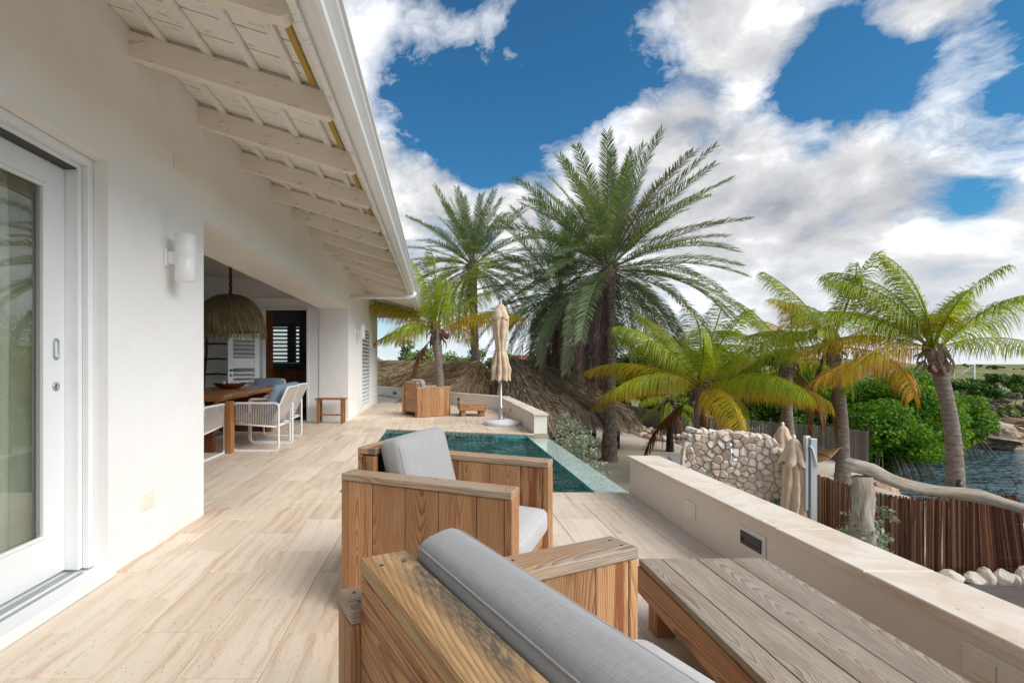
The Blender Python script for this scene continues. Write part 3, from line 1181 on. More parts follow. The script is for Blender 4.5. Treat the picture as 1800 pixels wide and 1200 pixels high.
# ------------------------------------------------------------------ terrace
XW = -1.856        # house wall plane
XP = 1.774         # inner face of the parapet
PZ = -.075         # pool water level
A_ = (-.95, 9.04)  # far edge of the pool (oblique)
B_ = (1.64, 8.33)
terrace = empty('terrace', (0, 0, 0))
tag(terrace, kind='structure')
mb = MB()
bz = -.014
mb.prism([(-8, -2.5), (2.05, -2.5), (2.05, 4.58), (-8, 4.58)], ZG - .6, bz)
mb.prism([(-8, 4.581), (-.951, 4.581), (-.951, 9.04), (-8, 19)], ZG - .6, bz)
mb.prism([(-.9505, 9.041), (1.64, 8.331), (1.87, 8.331), (1.87, 12.75), (-8, 26.0), (-8, 19.0)], ZG - .6, bz)
mb.build('terrace_bed', 'grout', terrace)

# tile regions, all convex: (half planes a x + b y <= c)
n_far = Vector((B_[1] - A_[1], -(B_[0] - A_[0]), 0))   # normal of the far pool edge, pointing to the pool
n_far.normalize()
cf = n_far.x * A_[0] + n_far.y * A_[1]
fw_n = Vector((5.4, 3.77, 0)).normalized()              # far parapet, outward normal
fw_c = fw_n.x * 1.6 + fw_n.y * 12.6
REG = [
    [(0, 1, 4.28), (1, 0, XP), (-1, 0, 1.87), (0, -1, -.55)],
    [(0, -1, -4.283), (1, 0, -1.273), (fw_n.x, fw_n.y, fw_c)],
    [(-1, 0, 1.27), (n_far.x, n_far.y, cf - .30), (1, 0, 1.615), (fw_n.x, fw_n.y, fw_c)],
]
TILE_N = 0
far_tiles = MB()


def put_tile(poly):
    global TILE_N
    if len(poly) < 3 or abs(area(poly)) < .006:
        return
    cx = sum(p[0] for p in poly) / len(poly)
    cy = sum(p[1] for p in poly) / len(poly)
    g_ = .0017
    q = [(x + math.copysign(min(g_, abs(x - cx)), cx - x), y + math.copysign(min(g_, abs(y - cy)), cy - y)) for x, y in poly]
    if area(q) < 0:
        q.reverse()
    top = random.uniform(-.0007, .0007)
    b = .0022
    n = len(q)
    inner = [(x + (cx - x) * b / max(.02, abs(cx - x) + .02), y + (cy - y) * b / max(.02, abs(cy - y) + .02)) for x, y in q]
    V = [(x, y, -.013) for x, y in q] + [(x, y, top - .0018) for x, y in q] + [(x, y, top) for x, y in inner]
    F = []
    for k in (0, 1):
        F += [(k * n + i, k * n + (i + 1) % n, (k + 1) * n + (i + 1) % n, (k + 1) * n + i) for i in range(n)]
    F.append(tuple(range(2 * n, 3 * n)))
    if cy < 8.3 and TILE_N < 296 and cx / max(cy, .1) > -.52:
        mb = MB()
        mb.add(V, F)
        mb.build('tile', 'travertine', terrace)
        TILE_N += 1
    else:
        far_tiles.add(V, F)


def tile_region(reg, y0, y1):
    for ix in range(15, 47):
        x0 = ix * .32 - 12.2
        par = (ix % 2) * .32
        for iy in range(14, 60):
            ya = iy * .64 - 10.591 - par
            if ya > y1 or ya + .64 < y0:
                continue
            p = [(x0, ya), (x0 + .32, ya), (x0 + .32, ya + .64), (x0, ya + .64)]
            for a, b, c in reg:
                p = clip(p, a, b, c)
                if len(p) < 3:
                    break
            if len(p) >= 3:
                put_tile(p)


tile_region(REG[0], .5, 4.4)
tile_region(REG[1] + [(-1, 0, 5.4)], 4.2, 24)
tile_region(REG[2], 7.5, 15)
tile_region([(0, 1, 4.28), (0, -1, -3.935), (1, 0, -1.872), (-1, 0, 5.0)], 3.9, 4.3)
tag(far_tiles.build('tile_field', 'travertine', terrace), kind='stuff')

# pool coping slabs
M['pool_coping'] = M['coping_stone']


def slab(poly, z0, z1, name, mat, parent, gap=.0015):
    cx = sum(p[0] for p in poly) / len(poly)
    cy = sum(p[1] for p in poly) / len(poly)
    q = [(x + math.copysign(gap, cx - x), y + math.copysign(gap, cy - y)) for x, y in poly]
    if area(q) < 0:
        q.reverse()
    n = len(q)
    e = .004
    inn = [(x + math.copysign(e, cx - x), y + math.copysign(e, cy - y)) for x, y in q]
    V = [(x, y, z0) for x, y in q] + [(x, y, z1 - e) for x, y in q] + [(x, y, z1) for x, y in inn]
    F = [tuple(range(n - 1, -1, -1))]
    for k in (0, 1):
        F += [(k * n + i, k * n + (i + 1) % n, (k + 1) * n + (i + 1) % n, (k + 1) * n + i) for i in range(n)]
    F.append(tuple(range(2 * n, 3 * n)))
    mb = MB()
    mb.add(V, F)
    return mb.build(name, mat, parent)


x = -1.27
k = 0
while x < XP - .05:
    x1 = min(XP - .002, x + .61)
    slab([(x, 4.283), (x1, 4.283), (x1, 4.60), (x, 4.60)], -.032, .0015, 'coping_slab', 'travertine', terrace)
    x = x1
y = 4.60
while y < 9.0:
    y1 = min(9.10, y + .61)
    slab([(-1.27, y), (-.935, y), (-.935, y1 if y1 < 9.05 else 9.02), (-1.27, y1)], -.032, .0012, 'coping_slab', 'travertine', terrace)
    y = y1
ud = Vector((B_[0] - A_[0], B_[1] - A_[1], 0))
Lf = ud.length
ud.normalize()
nf = Vector((-n_far.x, -n_far.y, 0))
if nf.y < 0:
    nf = -nf
s = -.02
while s < Lf - .05:
    s1 = min(Lf - .01, s + .61)
    a, b = Vector((*A_, 0)) + ud * s, Vector((*A_, 0)) + ud * s1
    slab([(a.x, a.y), (b.x, b.y), (b.x + nf.x * .30, b.y + nf.y * .30), (a.x + nf.x * .30, a.y + nf.y * .30)], -.032, .0018, 'coping_slab', 'travertine', terrace)
    s = s1
slab([(-1.27, 9.10), (-.96, 9.05), (-.885, 9.33), (-1.27, 9.40)], -.032, .001, 'coping_slab', 'travertine', terrace)

# ------------------------------------------------------------------ pool
pool = thing('swimming_pool', 'small teal infinity pool with a pale mosaic overflow edge set into the terrace', 'pool', (0, 0, 0))
mb = MB()
pz0 = -1.25
pin = [(-.947, 4.597), (1.51, 4.597), (1.51, 8.36), (A_[0] + .003, A_[1] - .003)]
n = 4
V = [(x, y, pz0) for x, y in pin] + [(x, y, -.034) for x, y in pin]
mb.add(V, [(0, 1, 2, 3)] + [(i, n + i, n + (i + 1) % n, (i + 1) % n) for i in range(n)])
mb.build('basin', 'pool_mosaic', pool)
mb = MB()
mb.prism([(1.512, 4.596), (1.885, 4.596), (1.885, 8.62), (1.512, 8.70)], ZG - .6, PZ + .002)
mb.build('overflow_weir', 'weir_mosaic', pool)
# the tiled waterline band on the far and left sides
mb = MB()
for (p, q) in ((A_, (1.505, 8.367)), ((-.9465, 4.6), (-.9465, 9.036))):
    mb.add([(p[0] + .004, p[1] - .006, -.16), (q[0] + .004, q[1] - .006, -.16), (q[0] + .004, q[1] - .006, -.0325), (p[0] + .004, p[1] - .006, -.0325)], [(0, 1, 2, 3)])
mb.build('waterline_band', 'band_mosaic', pool)
mb = MB()
mb.add([(-.943, 4.602, PZ), (1.5115, 4.602, PZ), (1.5115, 8.372, PZ), (-.943, 9.028, PZ)], [(0, 1, 2, 3)])
mb.build('water_surface', 'pool_water', pool)

# ------------------------------------------------------------------ parapets
par = thing('parapet_wall', 'low plastered terrace wall with travertine coping beside the coffee table', 'wall', (1.9, 0, 0))
mb = MB()
mb.box(XP - 1.9, .13, -2.5, 4.56, -.02, .312)
w_ = mb.build('wall', 'stucco_low', par)
mb = MB()
mb.box(XP + .001 - 1.9, .13, -2.5, 4.56, ZG - .5, -.021)
mb.build('plinth', 'stucco_low', par)
y = 4.585
for ln in (1.05, .98, .52, .9, .9, .9, .9, .9):
    slab([(XP - .022 - 1.9, y - ln), (2.05 - 1.9, y - ln), (2.05 - 1.9, y), (XP - .022 - 1.9, y)], .312, .346 + random.uniform(-.0006, .0006), 'coping_slab', 'coping_stone', par, .0018)
    y -= ln

par2 = thing('parapet_wall', 'low plastered wall with stone coping round the far tip of the terrace behind the parasol', 'wall', (1.75, 10, 0))
ox, oy = 1.75, 10
near = [(1.64, 8.40), (1.86, 8.40), (1.84, 12.70), (1.605, 12.60)]
fd = Vector((-3.77, 5.4, 0)).normalized()
fo = Vector((fw_n.x, fw_n.y, 0))
C0 = Vector((1.605, 12.60, 0))
E0 = C0 + fd * 12
farw = [(C0.x, C0.y), (1.84, 12.70), (E0.x + fo.x * .23, E0.y + fo.y * .23), (E0.x, E0.y)]
rel = lambda pts: [(a - ox, b - oy) for a, b in pts]
mb = MB()
mb.prism(rel(near), ZG - .5, .312)
mb.prism(rel(farw), ZG - .5, .3115)
mb.build('wall', 'stucco_low', par2)
mb = MB()
mb.add([(near[0][0] - ox, 8.397 - oy, -.075), (near[1][0] - ox, 8.397 - oy, -.075), (near[1][0] - ox, 8.397 - oy, .0), (near[0][0] - ox, 8.397 - oy, .0)], [(0, 1, 2, 3)])
mb.build('mosaic_band', 'band_mosaic', par2)
y = 8.375
for ln in (.9, 1.1, 1.0, 1.3):
    xi0 = 1.64 - .035 * (y - 8.4) / 4.2
    y1 = y + ln
    xi1 = 1.64 - .035 * (y1 - 8.4) / 4.2
    pl = [(xi0 - .02, y), (xi0 + .245, y), (xi1 + .245, min(y1, 12.72)), (xi1 - .02, min(y1, 12.60))]
    slab(rel(pl), .312, .346 + random.uniform(-.0006, .0006), 'coping_slab', 'coping_stone', par2, .0018)
    y = y1
s = .0
for k in range(10):
    a, b = C0 + fd * s, C0 + fd * (s + 1.15)
    a2, b2 = a + fo * .25, b + fo * .25
    a, b = a - fo * .02, b - fo * .02
    if k == 0:
        a2 = Vector((1.86, 12.73, 0))
    slab(rel([(a.x, a.y), (a2.x, a2.y), (b2.x, b2.y), (b.x, b.y)]), .312, .346 + random.uniform(-.0006, .0006), 'coping_slab', 'coping_stone', par2, .0018)
    s += 1.15

# ================================================================== HOUSE
house = thing('villa', 'white stucco villa with deep painted eaves and an open dining bay', 'house', (XW, 0, 0))
HX = XW


def hp(mb, name, mat, parent=None, recalc=False):
    """build a mesh given in world coordinates as a part of the house"""
    mb.V = [(v[0] - HX, v[1], v[2]) for v in mb.V]
    return mb.build(name, mat, parent or house, recalc)


TH = .60
EAVE_Y = 16.0
vs = [-.02, .06, .12, 2.12, 2.338, 3.22]


def hole(u, v):
    if .2 < u < 2.789 and -.02 < v < 2.338:
        return True
    if 3.929 < u < 10.28 and v < 2.338:
        return True
    if 12.23 < u < 13.80 and .12 < v < 2.12:
        return True
    return False


for us, th_ in (([-2.0, .2, 2.789, 3.929], .275), ([3.929, 10.28, 12.23, 13.80, 15.3], TH)):
    mb = MB()
    wall_cells(mb, us, vs, hole, lambda u, v, w: (XW - w, u, v), th_)
    if th_ < .5:
        mb.F = [f for f in mb.F if not all(abs(mb.V[i][1] - 3.929) < 1e-6 and mb.V[i][2] > 2.3 for i in f)]
        mb.S = mb.S[:len(mb.F)]
    wall = hp(mb, 'front_wall', 'stucco')
mb = MB()
mb.box(XW - TH, XW - .276, 3.722, 3.929, -.02, 3.22)
hp(mb, 'wall_return', 'stucco')
# far gable wall, dining walls
mb = MB()
mb.box(-2.92, XW - TH - .002, 15.0, 15.298, -.02, 3.22)
mb.box(-2.92, -2.80, 12.75, 14.998, -.02, 3.22)
hp(mb, 'end_wall', 'stucco')
FY = 10.30
us2 = [-6.2, -3.66, -2.68, XW - TH + .002]
vs2 = [-.02, 2.36, 2.52, 4.6]
mb = MB()
wall_cells(mb, us2, vs2, lambda u, v: -3.66 < u < -2.68 and v < 2.36, lambda u, v, w: (u, FY + w, v), .22)
hp(mb, 'dining_wall', 'inner_wall')
mb = MB()
mb.box(-6.0, XW - TH, FY - .035, FY - .001, 2.50, 2.56, .006)
hp(mb, 'wall_ledge', 'inner_wall')
mb = MB()
mb.box(-6.2, -6.0, 3.7, 10.3, -.02, 4.9)
mb.box(-5.998, XW - TH, 3.6, 3.72, -.02, 4.9)
hp(mb, 'dining_side_wall', 'inner_wall')
# pitched ceiling of the dining bay
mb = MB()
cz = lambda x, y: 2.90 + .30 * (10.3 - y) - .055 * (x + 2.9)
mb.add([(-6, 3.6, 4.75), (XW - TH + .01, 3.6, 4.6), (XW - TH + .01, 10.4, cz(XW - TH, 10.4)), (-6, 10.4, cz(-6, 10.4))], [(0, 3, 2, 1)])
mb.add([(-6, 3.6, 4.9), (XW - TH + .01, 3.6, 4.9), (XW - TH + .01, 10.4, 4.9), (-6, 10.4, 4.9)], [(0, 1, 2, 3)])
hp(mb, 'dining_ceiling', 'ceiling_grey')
mb = MB()
mb.box(XW - TH - .02, XW - TH - .001, 3.6, 10.4, 3.0, 4.9)
hp(mb, 'upper_wall', 'inner_wall')

# --- roof: boards, battens, rafters with rounded tails, fascia, gutter
TAN = .311
bzf = lambda x: 3.222 + TAN * (XW - x)      # underside of the boards
sl = math.hypot(1, TAN)
xd = Vector((1, 0, -TAN))
y = -1.2
while y < EAVE_Y - .1:
    w = .198
    hipx = -.50 - max(0, (y + w / 2) - (EAVE_Y - .02)) * 0
    x0 = max(-2.6, -2.6 + 0)
    lim = -.5 - (EAVE_Y - .05 - (y + w))      # hip line: the slope ends where the end slope begins
    xin = max(-2.6, lim) if y > 13 else -2.6
    if -.5 - xin > .1:
        cxm = (xin - .5) / 2
        board('roof_board', 'painted_board', (cxm - HX, y + w / 2, bzf(cxm) + .010 + random.uniform(0, .0015)), xd, (0, 1, 0), ((-.5 - xin) * sl, w - random.uniform(.006, .011), .016), house, .002)
    y += w + .002
mb = MB()
rx0, rx1 = -6.5, -.50
mb.extrude([(rx0, -2, bzf(rx0) + .03), (rx1, -2, bzf(rx1) + .03), (rx1, -2, bzf(rx1) + .09), (rx0, -2, bzf(rx0) + .09)], (0, 13.6, 0))
# hipped far end
e = EAVE_Y - .05
mb.add([(rx1, 11.6, bzf(rx1) + .03), (rx1, e, bzf(rx1) + .03), (-4.9, 11.6, bzf(-4.9) + .03)], [(0, 1, 2)])
mb.add([(rx1, e, bzf(rx1) + .03), (-4.9, 11.6, bzf(-4.9) + .03), (-9, 11.6, bzf(-4.9) + .03), (-9, e, bzf(rx1) + .03)], [(0, 1, 2, 3)])
hp(mb, 'roof', 'roof_skin')
mb = MB()
mb.add([(rx1, e, bzf(rx1) + .012), (-2.5, e - 2.0, bzf(-2.5) + .012), (-6.5, e - 2, bzf(-2.5) + .012), (-6.5, e, bzf(rx1) + .012)], [(0, 1, 2, 3)])
hp(mb, 'hip_soffit', 'painted_board')
for k, xb in enumerate((-1.02, -1.56, -2.1, -2.64)):
    mb = MB()
    yt = e - 1.2
    mb.extrude([(xb - .035, e, bzf(rx1) - .115), (xb + .035, e, bzf(rx1) - .115), (xb + .035, e, bzf(rx1) + .011), (xb - .035, e, bzf(rx1) + .011)], (0, -min(1.0, (-.5 - xb)), TAN * min(1.0, (-.5 - xb))))
    hp(mb, 'rafter', 'painted_beam')

rafter_y = [-.39, .46, 1.31, 2.15, 3.007, 3.87, 4.72, 5.57, 6.42, 7.27, 8.12, 8.97, 9.82, 10.67, 11.52, 12.37, 13.22, 14.07]
dep = .150
prof = []
xin, xout = XW - .25, -.613
prof.append((xin, bzf(xin) - .028 - dep))
# rounded tail near the fascia
prof.append((xout - .07, bzf(xout - .07) - .028 - dep))
for k in range(1, 7):
    an = k / 6 * PI / 2
    px_ = xout - .07 + math.sin(an) * .07
    prof.append((px_, bzf(px_) - .028 - dep * math.cos(an) * 1.0))
prof.append((xin, bzf(xin) - .028))
rmesh = None
for ry in rafter_y:
    if rmesh is None:
        mb = MB()
        mb.extrude([(px_ - xin, -.036, pz_ - bzf(xin)) for px_, pz_ in prof], (0, .072, 0))
        r0 = mb.build('rafter', 'painted_beam', house, True)
        rmesh = r0.data
        b_ = r0
    else:
        b_ = bpy.data.objects.new('rafter', rmesh)
        link(b_, house)
    b_.location = (xin - HX, ry, bzf(xin))
# battens between the boards and the rafters
for k, (bx_, wd) in enumerate(((-1.66, .055), (-1.38, .055), (-1.10, .055), (-.845, .055), (-.665, .075))):
    board('batten', 'painted_trim', (bx_ - HX, 7.0, bzf(bx_) - .0145), (0, 1, 0), (1, 0, -TAN), (14.6 - (k * .0), wd, .025), house, .003)
for k in range(8):
    ya, yb = rafter_y[k + 2], rafter_y[k + 3]
    board('vent_strip', 'yellow_strip', (-.742 - HX, (ya + yb) / 2, bzf(-.742) - .010), (0, 1, 0), (1, 0, -TAN), (yb - ya - .09, .040, .014), house, .002)
# fascia and ogee gutter
mb = MB()
mb.box(-.610, -.580, -2, EAVE_Y - .03, 2.655, 2.86, .004)
hp(mb, 'fascia', 'painted_trim')
gp = [(-.543, 2.705), (-.470, 2.700), (-.452, 2.715), (-.446, 2.74), (-.425, 2.765), (-.405, 2.785), (-.400, 2.805), (-.385, 2.81), (-.385, 2.825), (-.412, 2.825), (-.412, 2.81), (-.53, 2.81), (-.543, 2.82)]
mb = MB()
mb.extrude([(a - .035, -2, b - .01) for a, b in gp], (0, EAVE_Y + 1.96, 0))
hp(mb, 'gutter', 'white_frame', None, True)
mb = MB()
mb.box(-7, -.611, EAVE_Y - .06, EAVE_Y - .03, 2.655, 2.86, .004)
hp(mb, 'fascia', 'painted_trim')
mb = MB()
mb.extrude([(-.445, EAVE_Y - .045 + .0, 2.70), (-.445, EAVE_Y + .10, 2.76), (-.445, EAVE_Y + .10, 2.82), (-.445, EAVE_Y - .02, 2.82)], (-6.5, 0, 0))
hp(mb, 'gutter', 'white_frame', None, True)
# drain pipe crossing under the eave
mb = MB()
mb.tube([(XW - .02, 10.48, 2.60), (-.62, 10.48, 2.60), (-.55, 10.48, 2.605), (-.50, 10.48, 2.63), (-.48, 10.48, 2.70)], .047, 14)
hp(mb, 'drain_pipe', 'white_frame')

# --- sliding door
SDX = -2.06
frame = MB()
# lining of the opening: stepped jamb and head track
frame.box(-2.125, -1.972, 2.660 + .06, 2.787, .062, 2.336, .004)
frame.box(-1.971, -1.935, 2.745, 2.786, .062, 2.336, .004)
frame.box(-2.125, -1.972, .2, 2.72, 2.27, 2.336, .004)
frame.box(-1.971, -1.935, .2, 2.745, 2.292, 2.336, .004)
jamb = hp(frame, 'door_frame', 'white_frame')
mb = MB()
mb.box(-2.128, -1.93, .2, 2.786, -.018, .048, .004)
mb.box(-1.929, -1.812, -.5, 2.80, .002, .058, .006)
hp(mb, 'door_sill', 'white_frame')
mb = MB()
mb.box(-2.03, -1.995, .2, 2.72, .048, .0545, .002)
mb.box(-1.962, -1.945, .2, 2.72, .048, .0545, .002)
hp(mb, 'floor_track', 'grey_metal')
door = MB()
y1d, y0d = 2.718, .2
door.box(-2.10, -2.045, 2.585, y1d, .066, 2.262, .004)      # lock stile
door.box(-2.10, -2.045, y0d, 2.5845, .066, .285, .004)      # bottom rail
door.box(-2.10, -2.045, y0d, 2.5845, 2.135, 2.262, .004)    # top rail
dr = hp(door, 'sliding_door', 'white_frame')
bead = MB()
bead.box(-2.062, -2.040, 2.565, 2.584, .286, 2.134, .003)
bead.box(-2.062, -2.040, y0d, 2.5645, .286, .304, .003)
bead.box(-2.062, -2.040, y0d, 2.5645, 2.116, 2.134, .003)
o = bead.build('glazing_bead', 'white_metal', None)
o.parent = dr
for v in o.data.vertices:
    v.co.x -= HX
mb = MB()
mb.box(-2.088, -2.070, y0d, 2.57, .28, 2.14)
mb.V = [(v[0] - HX, v[1], v[2]) for v in mb.V]
mb.build('pane', 'door_glass', dr)
mb = MB()
mb.box(-2.044, -1.985, .2, 2.7195, 2.2625, 2.2692)  # solid strip in the gap above the door; its dark colour stands for shade
hp(mb, 'gap_shade_strip', 'dark_metal')
# flush pull and key escutcheon
mb = MB()
pts = []
for k in range(24):
    an = 2 * PI * k / 24
    pts.append((math.cos(an) * .020, math.sin(an) * .020 + (.038 if math.sin(an) > 0 else -.038)))
n = len(pts)
V = [(-2.0445 - HX, 2.652 + a, 1.275 + b) for a, b in pts] + [(-2.040 - HX, 2.652 + a, 1.275 + b) for a, b in pts] + [(-2.0385 - HX, 2.652 + a * .65, 1.275 + b * .78) for a, b in pts] + [(-2.0495 - HX, 2.652 + a * .58, 1.275 + b * .74) for a, b in pts]
F = []
for k in range(3):
    F += [(k * n + i, k * n + (i + 1) % n, (k + 1) * n + (i + 1) % n, (k + 1) * n + i) for i in range(n)]
mb.add(V, F + [tuple(range(3 * n, 4 * n))], True)
mb.build('flush_pull', 'grey_metal', dr, True)
mb = MB()
mb.lathe([(.0235, 0), (.0235, .004), (.018, .0065), (.012, .0065), (.012, .003)], (-2.0445 - HX, 2.652, 1.075), 20, 'x')
mb.box(-2.041 - HX, -2.034 - HX, 2.648, 2.656, 1.062, 1.084, .001)
mb.build('lock', 'grey_metal', dr, True)
# curtain and the room behind the glass
cv = []
cf_ = []
ys_ = np.linspace(.0, 2.735, 140)
for i, yy in enumerate(ys_):
    for j, zz in enumerate((.08, .8, 1.6, 2.3)):
        amp = .035 + .012 * j
        cv.append((-2.235 + amp * math.sin(yy * 38 + .5 * math.sin(yy * 7) + j * .25) * (1 if j < 3 else .6) - HX, yy, zz))
for i in range(len(ys_) - 1):
    for j in range(3):
        a = i * 4 + j
        cf_.append((a, a + 4, a + 5, a + 1))
mb = MB()
mb.add(cv, cf_, True)
mb.build('curtain', 'curtain_cloth', house)
mb = MB()
mb.box(-6, -2.14, -1.9, 3.59, -.03, -.002)
hp(mb, 'room_floor', 'travertine')
mb = MB()
mb.box(-6.2, -6.0, -2, 3.59, -.02, 3.2)
mb.box(-6, -2.14, -2.1, -2.0, -.02, 3.2)
mb.box(-6, -2.14, 3.5, 3.59, -.02, 3.2)
hp(mb, 'room_wall', 'inner_wall')
mb = MB()
mb.box(-6.2, -2.14, -2.1, 3.59, 2.9, 2.95)
hp(mb, 'room_ceiling', 'inner_wall')

# --- louvred window far along the front
lw = MB()
for a, b, c, d_ in ((12.232, 12.29, .122, 2.118), (13.74, 13.798, .122, 2.118)):
    lw.box(XW - .16, XW - .02, a, b, c, d_, .004)
lw.box(XW - .16, XW - .02, 12.291, 13.739, .122, .17, .004)
lw.box(XW - .16, XW - .02, 12.291, 13.739, 2.07, 2.118, .004)
lwo = hp(lw, 'louvre_window', 'white_frame')
for k in range(20):
    board('slat', 'white_frame', (XW - .05 - HX, 13.015, .225 + k * .0945), (0, 1, 0), (.74, 0, -.68), (1.44, .125, .012), lwo, .003)
mb = MB()
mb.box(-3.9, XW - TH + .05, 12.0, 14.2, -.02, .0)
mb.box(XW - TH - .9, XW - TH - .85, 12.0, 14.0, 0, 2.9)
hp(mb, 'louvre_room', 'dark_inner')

# --- kitchen seen through the doorway
mb = MB()
mb.box(-3.66, -3.615, FY - .012, FY + .14, -.018, 2.358, .004)
mb.box(-2.725, -2.68, FY - .012, FY + .14, -.018, 2.358, .004)
mb.box(-3.614, -2.726, FY - .012, FY + .14, 2.313, 2.358, .004)
hp(mb, 'kitchen_door_frame', 'white_frame')
KY = 12.6
mb = MB()
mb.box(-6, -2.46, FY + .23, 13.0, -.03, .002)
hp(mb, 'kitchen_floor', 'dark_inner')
mb = MB()
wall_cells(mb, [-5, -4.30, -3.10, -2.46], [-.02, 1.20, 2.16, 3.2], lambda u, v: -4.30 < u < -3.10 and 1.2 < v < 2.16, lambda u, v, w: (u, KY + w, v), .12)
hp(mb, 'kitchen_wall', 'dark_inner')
mb = MB()
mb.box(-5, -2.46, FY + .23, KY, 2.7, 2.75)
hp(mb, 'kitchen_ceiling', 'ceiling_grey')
for k in range(3):
    board('wood_panel', 'red_wood', (-3.87 + k * .097 - HX, FY + .62, 1.27), (0, 0, 1), (1, 0, 0), (2.5, .095, .03), house, .003)
kw = MB()
for a, b in ((-4.30, -4.24), (-3.81, -3.60), (-3.16, -3.10)):
    kw.box(a, b, KY - .05, KY + .03, 1.201, 2.159, .005)
for a, b in ((-4.24, -3.81), (-3.60, -3.16)):
    kw.box(a + .001, b - .001, KY - .05, KY + .03, 1.201, 1.24, .004)
    kw.box(a + .001, b - .001, KY - .05, KY + .03, 2.12, 2.159, .004)
kwo = hp(kw, 'kitchen_window', 'black_paint')
M['slat_cream'] = M['ivory_plastic']
for a, b in ((-4.235, -3.815), (-3.595, -3.165)):
    for k in range(9):
        board('slat', 'slat_cream', ((a + b) / 2 - HX, KY - .005, 1.295 + k * .098), (1, 0, 0), (0, .62, .78), (b - a, .086, .010), kwo, .002)
mb = MB()
mb.box(-4.4, -2.47, 11.95, KY - .06, 1.06, 1.115, .006)
mb.box(-3.95, -2.47, 11.70, 11.95, 1.065, 1.085, .004)
hp(mb, 'counter', 'black_paint')
for k in range(11):
    board('cabinet_board', 'red_wood' if k % 3 else 'dark_slab', (-4.3 + k * .165 - HX, 12.0, .58), (0, 0, 1), (1, 0, 0), (.95, .162, .02), house, .003)
mb = MB()
mb.tube([(-3.20, 12.15, 1.115), (-3.20, 12.15, 1.36), (-3.22, 12.13, 1.40), (-3.27, 12.10, 1.42), (-3.33, 12.08, 1.40), (-3.345, 12.07, 1.35), (-3.345, 12.07, 1.30)], .016, 8)
mb.tube([(-3.20, 12.13, 1.18), (-3.14, 12.12, 1.20)], .012, 6)
hp(mb, 'tap', 'black_paint')

# --- stable door with louvres, standing open in front of the dining wall
ha = Vector((-3.68, 10.20, 0))
fr_ = Vector((-4.10, 9.66, 0))
dd = (fr_ - ha)
Wd = dd.length
ddn = dd.normalized()
dn = Vector((-ddn.y, ddn.x, 0))
if dn.y > 0:
    dn = -dn
dmx = Matrix((ddn, dn, Vector((0, 0, 1)))).transposed().to_4x4()
dmx.translation = Vector((ha.x - HX, ha.y, 0))
sdo = MB()
for a, b in ((0, .11), (Wd - .11, Wd)):
    sdo.box(a, b, -.022, .022, .03, 2.33, .004)
for z0, z1 in ((.03, .18), (.52, .62), (1.10, 1.30), (1.66, 1.78), (2.22, 2.33)):
    sdo.box(.111, Wd - .111, -.0215, .0215, z0, z1, .004)
sdo.box(.111, Wd - .111, -.010, .010, .181, .519)
sdo.box(.111, Wd - .111, -.010, .010, 1.781, 2.219)
so_ = sdo.build('stable_door', 'white_frame', house)
so_.matrix_basis = dmx
for z0, z1 in ((.62, 1.10), (1.30, 1.66)):
    nsl = int((z1 - z0) / .085)
    for k in range(nsl):
        board('slat', 'white_frame', (Wd / 2, 0, z0 + .045 + k * .085), (1, 0, 0), (0, .8, -.6), (Wd - .225, .062, .008), so_, .002)
mb = MB()
mb.tube([(Wd - .055, .022, 1.06), (Wd - .055, .06, 1.06), (Wd - .16, .062, 1.06)], .009, 8)
mb.lathe([(.024, 0), (.024, .006), (.016, .01)], (Wd - .055, .0225, 1.06), 14, 'y')
mb.lathe([(.024, 0), (.024, .006), (.016, .01)], (Wd - .055, .0225, .96), 14, 'y')
mb.build('handle', 'dark_metal', so_)

# ================================================================== FITTINGS
def wall_lamp(y, label):
    t = thing('wall_lamp', label, 'lamp', (XW + .001, y, 1.92), 0, 'wall lamps on the villa front')
    mb = MB()
    mb.lathe([(.062, -.16), (.066, -.157), (.066, -.003), (.0645, -.001), (.0645, .001), (.066, .003), (.066, .157), (.062, .16), (.055, .158), (.055, .10)], (.125, 0, 0), 28, cap=True)
    mb.build('lamp_shade', 'lamp_white', t, True)
    mb = MB()
    mb.box(0, .014, -.045, .045, -.06, .06, .004)
    mb.box(.014, .066, -.026, .026, -.042, .042, .004)
    mb.build('bracket', 'lamp_white', t)
    return t


wall_lamp(3.40, 'white cylindrical wall lamp on the villa wall between the sliding door and dining bay')
wall_lamp(11.35, 'small distant white wall lamp beside the louvred window')


def plate(name, label, loc, rz, w, h, gangs=1, cat='switch', group=None, mat='ivory_plastic'):
    """cover plate whose face looks along local +X"""
    t = thing(name, label, cat, loc, rz, group)
    mb = MB()
    mb.box(0, .009, -w / 2, w / 2, -h / 2, h / 2, .003)
    mb.build('cover_plate', mat, t)
    iw = (w - .05) / gangs
    for k in range(gangs):
        c = -(w - .05) / 2 + iw * (k + .5)
        mb = MB()
        mb.box(.0088, .0135, c - iw / 2 + .002, c + iw / 2 - .002, -h / 2 + .024, h / 2 - .024, .002)
        mb.build('rocker', mat, t)
    return t


plate('wall_switch', 'cream switch plate low on the villa wall below the large wall lamp', (XW + .001, 3.165, .325), 0, .14, .105)
plate('wall_switch', 'cream blank plate high on the villa wall above the large wall lamp', (XW + .001, 3.56, 2.625), 0, .15, .105)
plate('wall_switch', 'cream double switch plate on the front parapet beside the pool end', (XP - .001, 3.47, .18), PI, .15, .105, 2)
plate('wall_switch', 'cream switch plate on the front parapet beside the coffee table', (XP - .001, 1.56, .215), PI, .21, .11, 2)
plate('wall_switch', 'tiny cream switch plate on the villa wall near the stool', (XW + .001, 10.95, .42), 0, .10, .10)


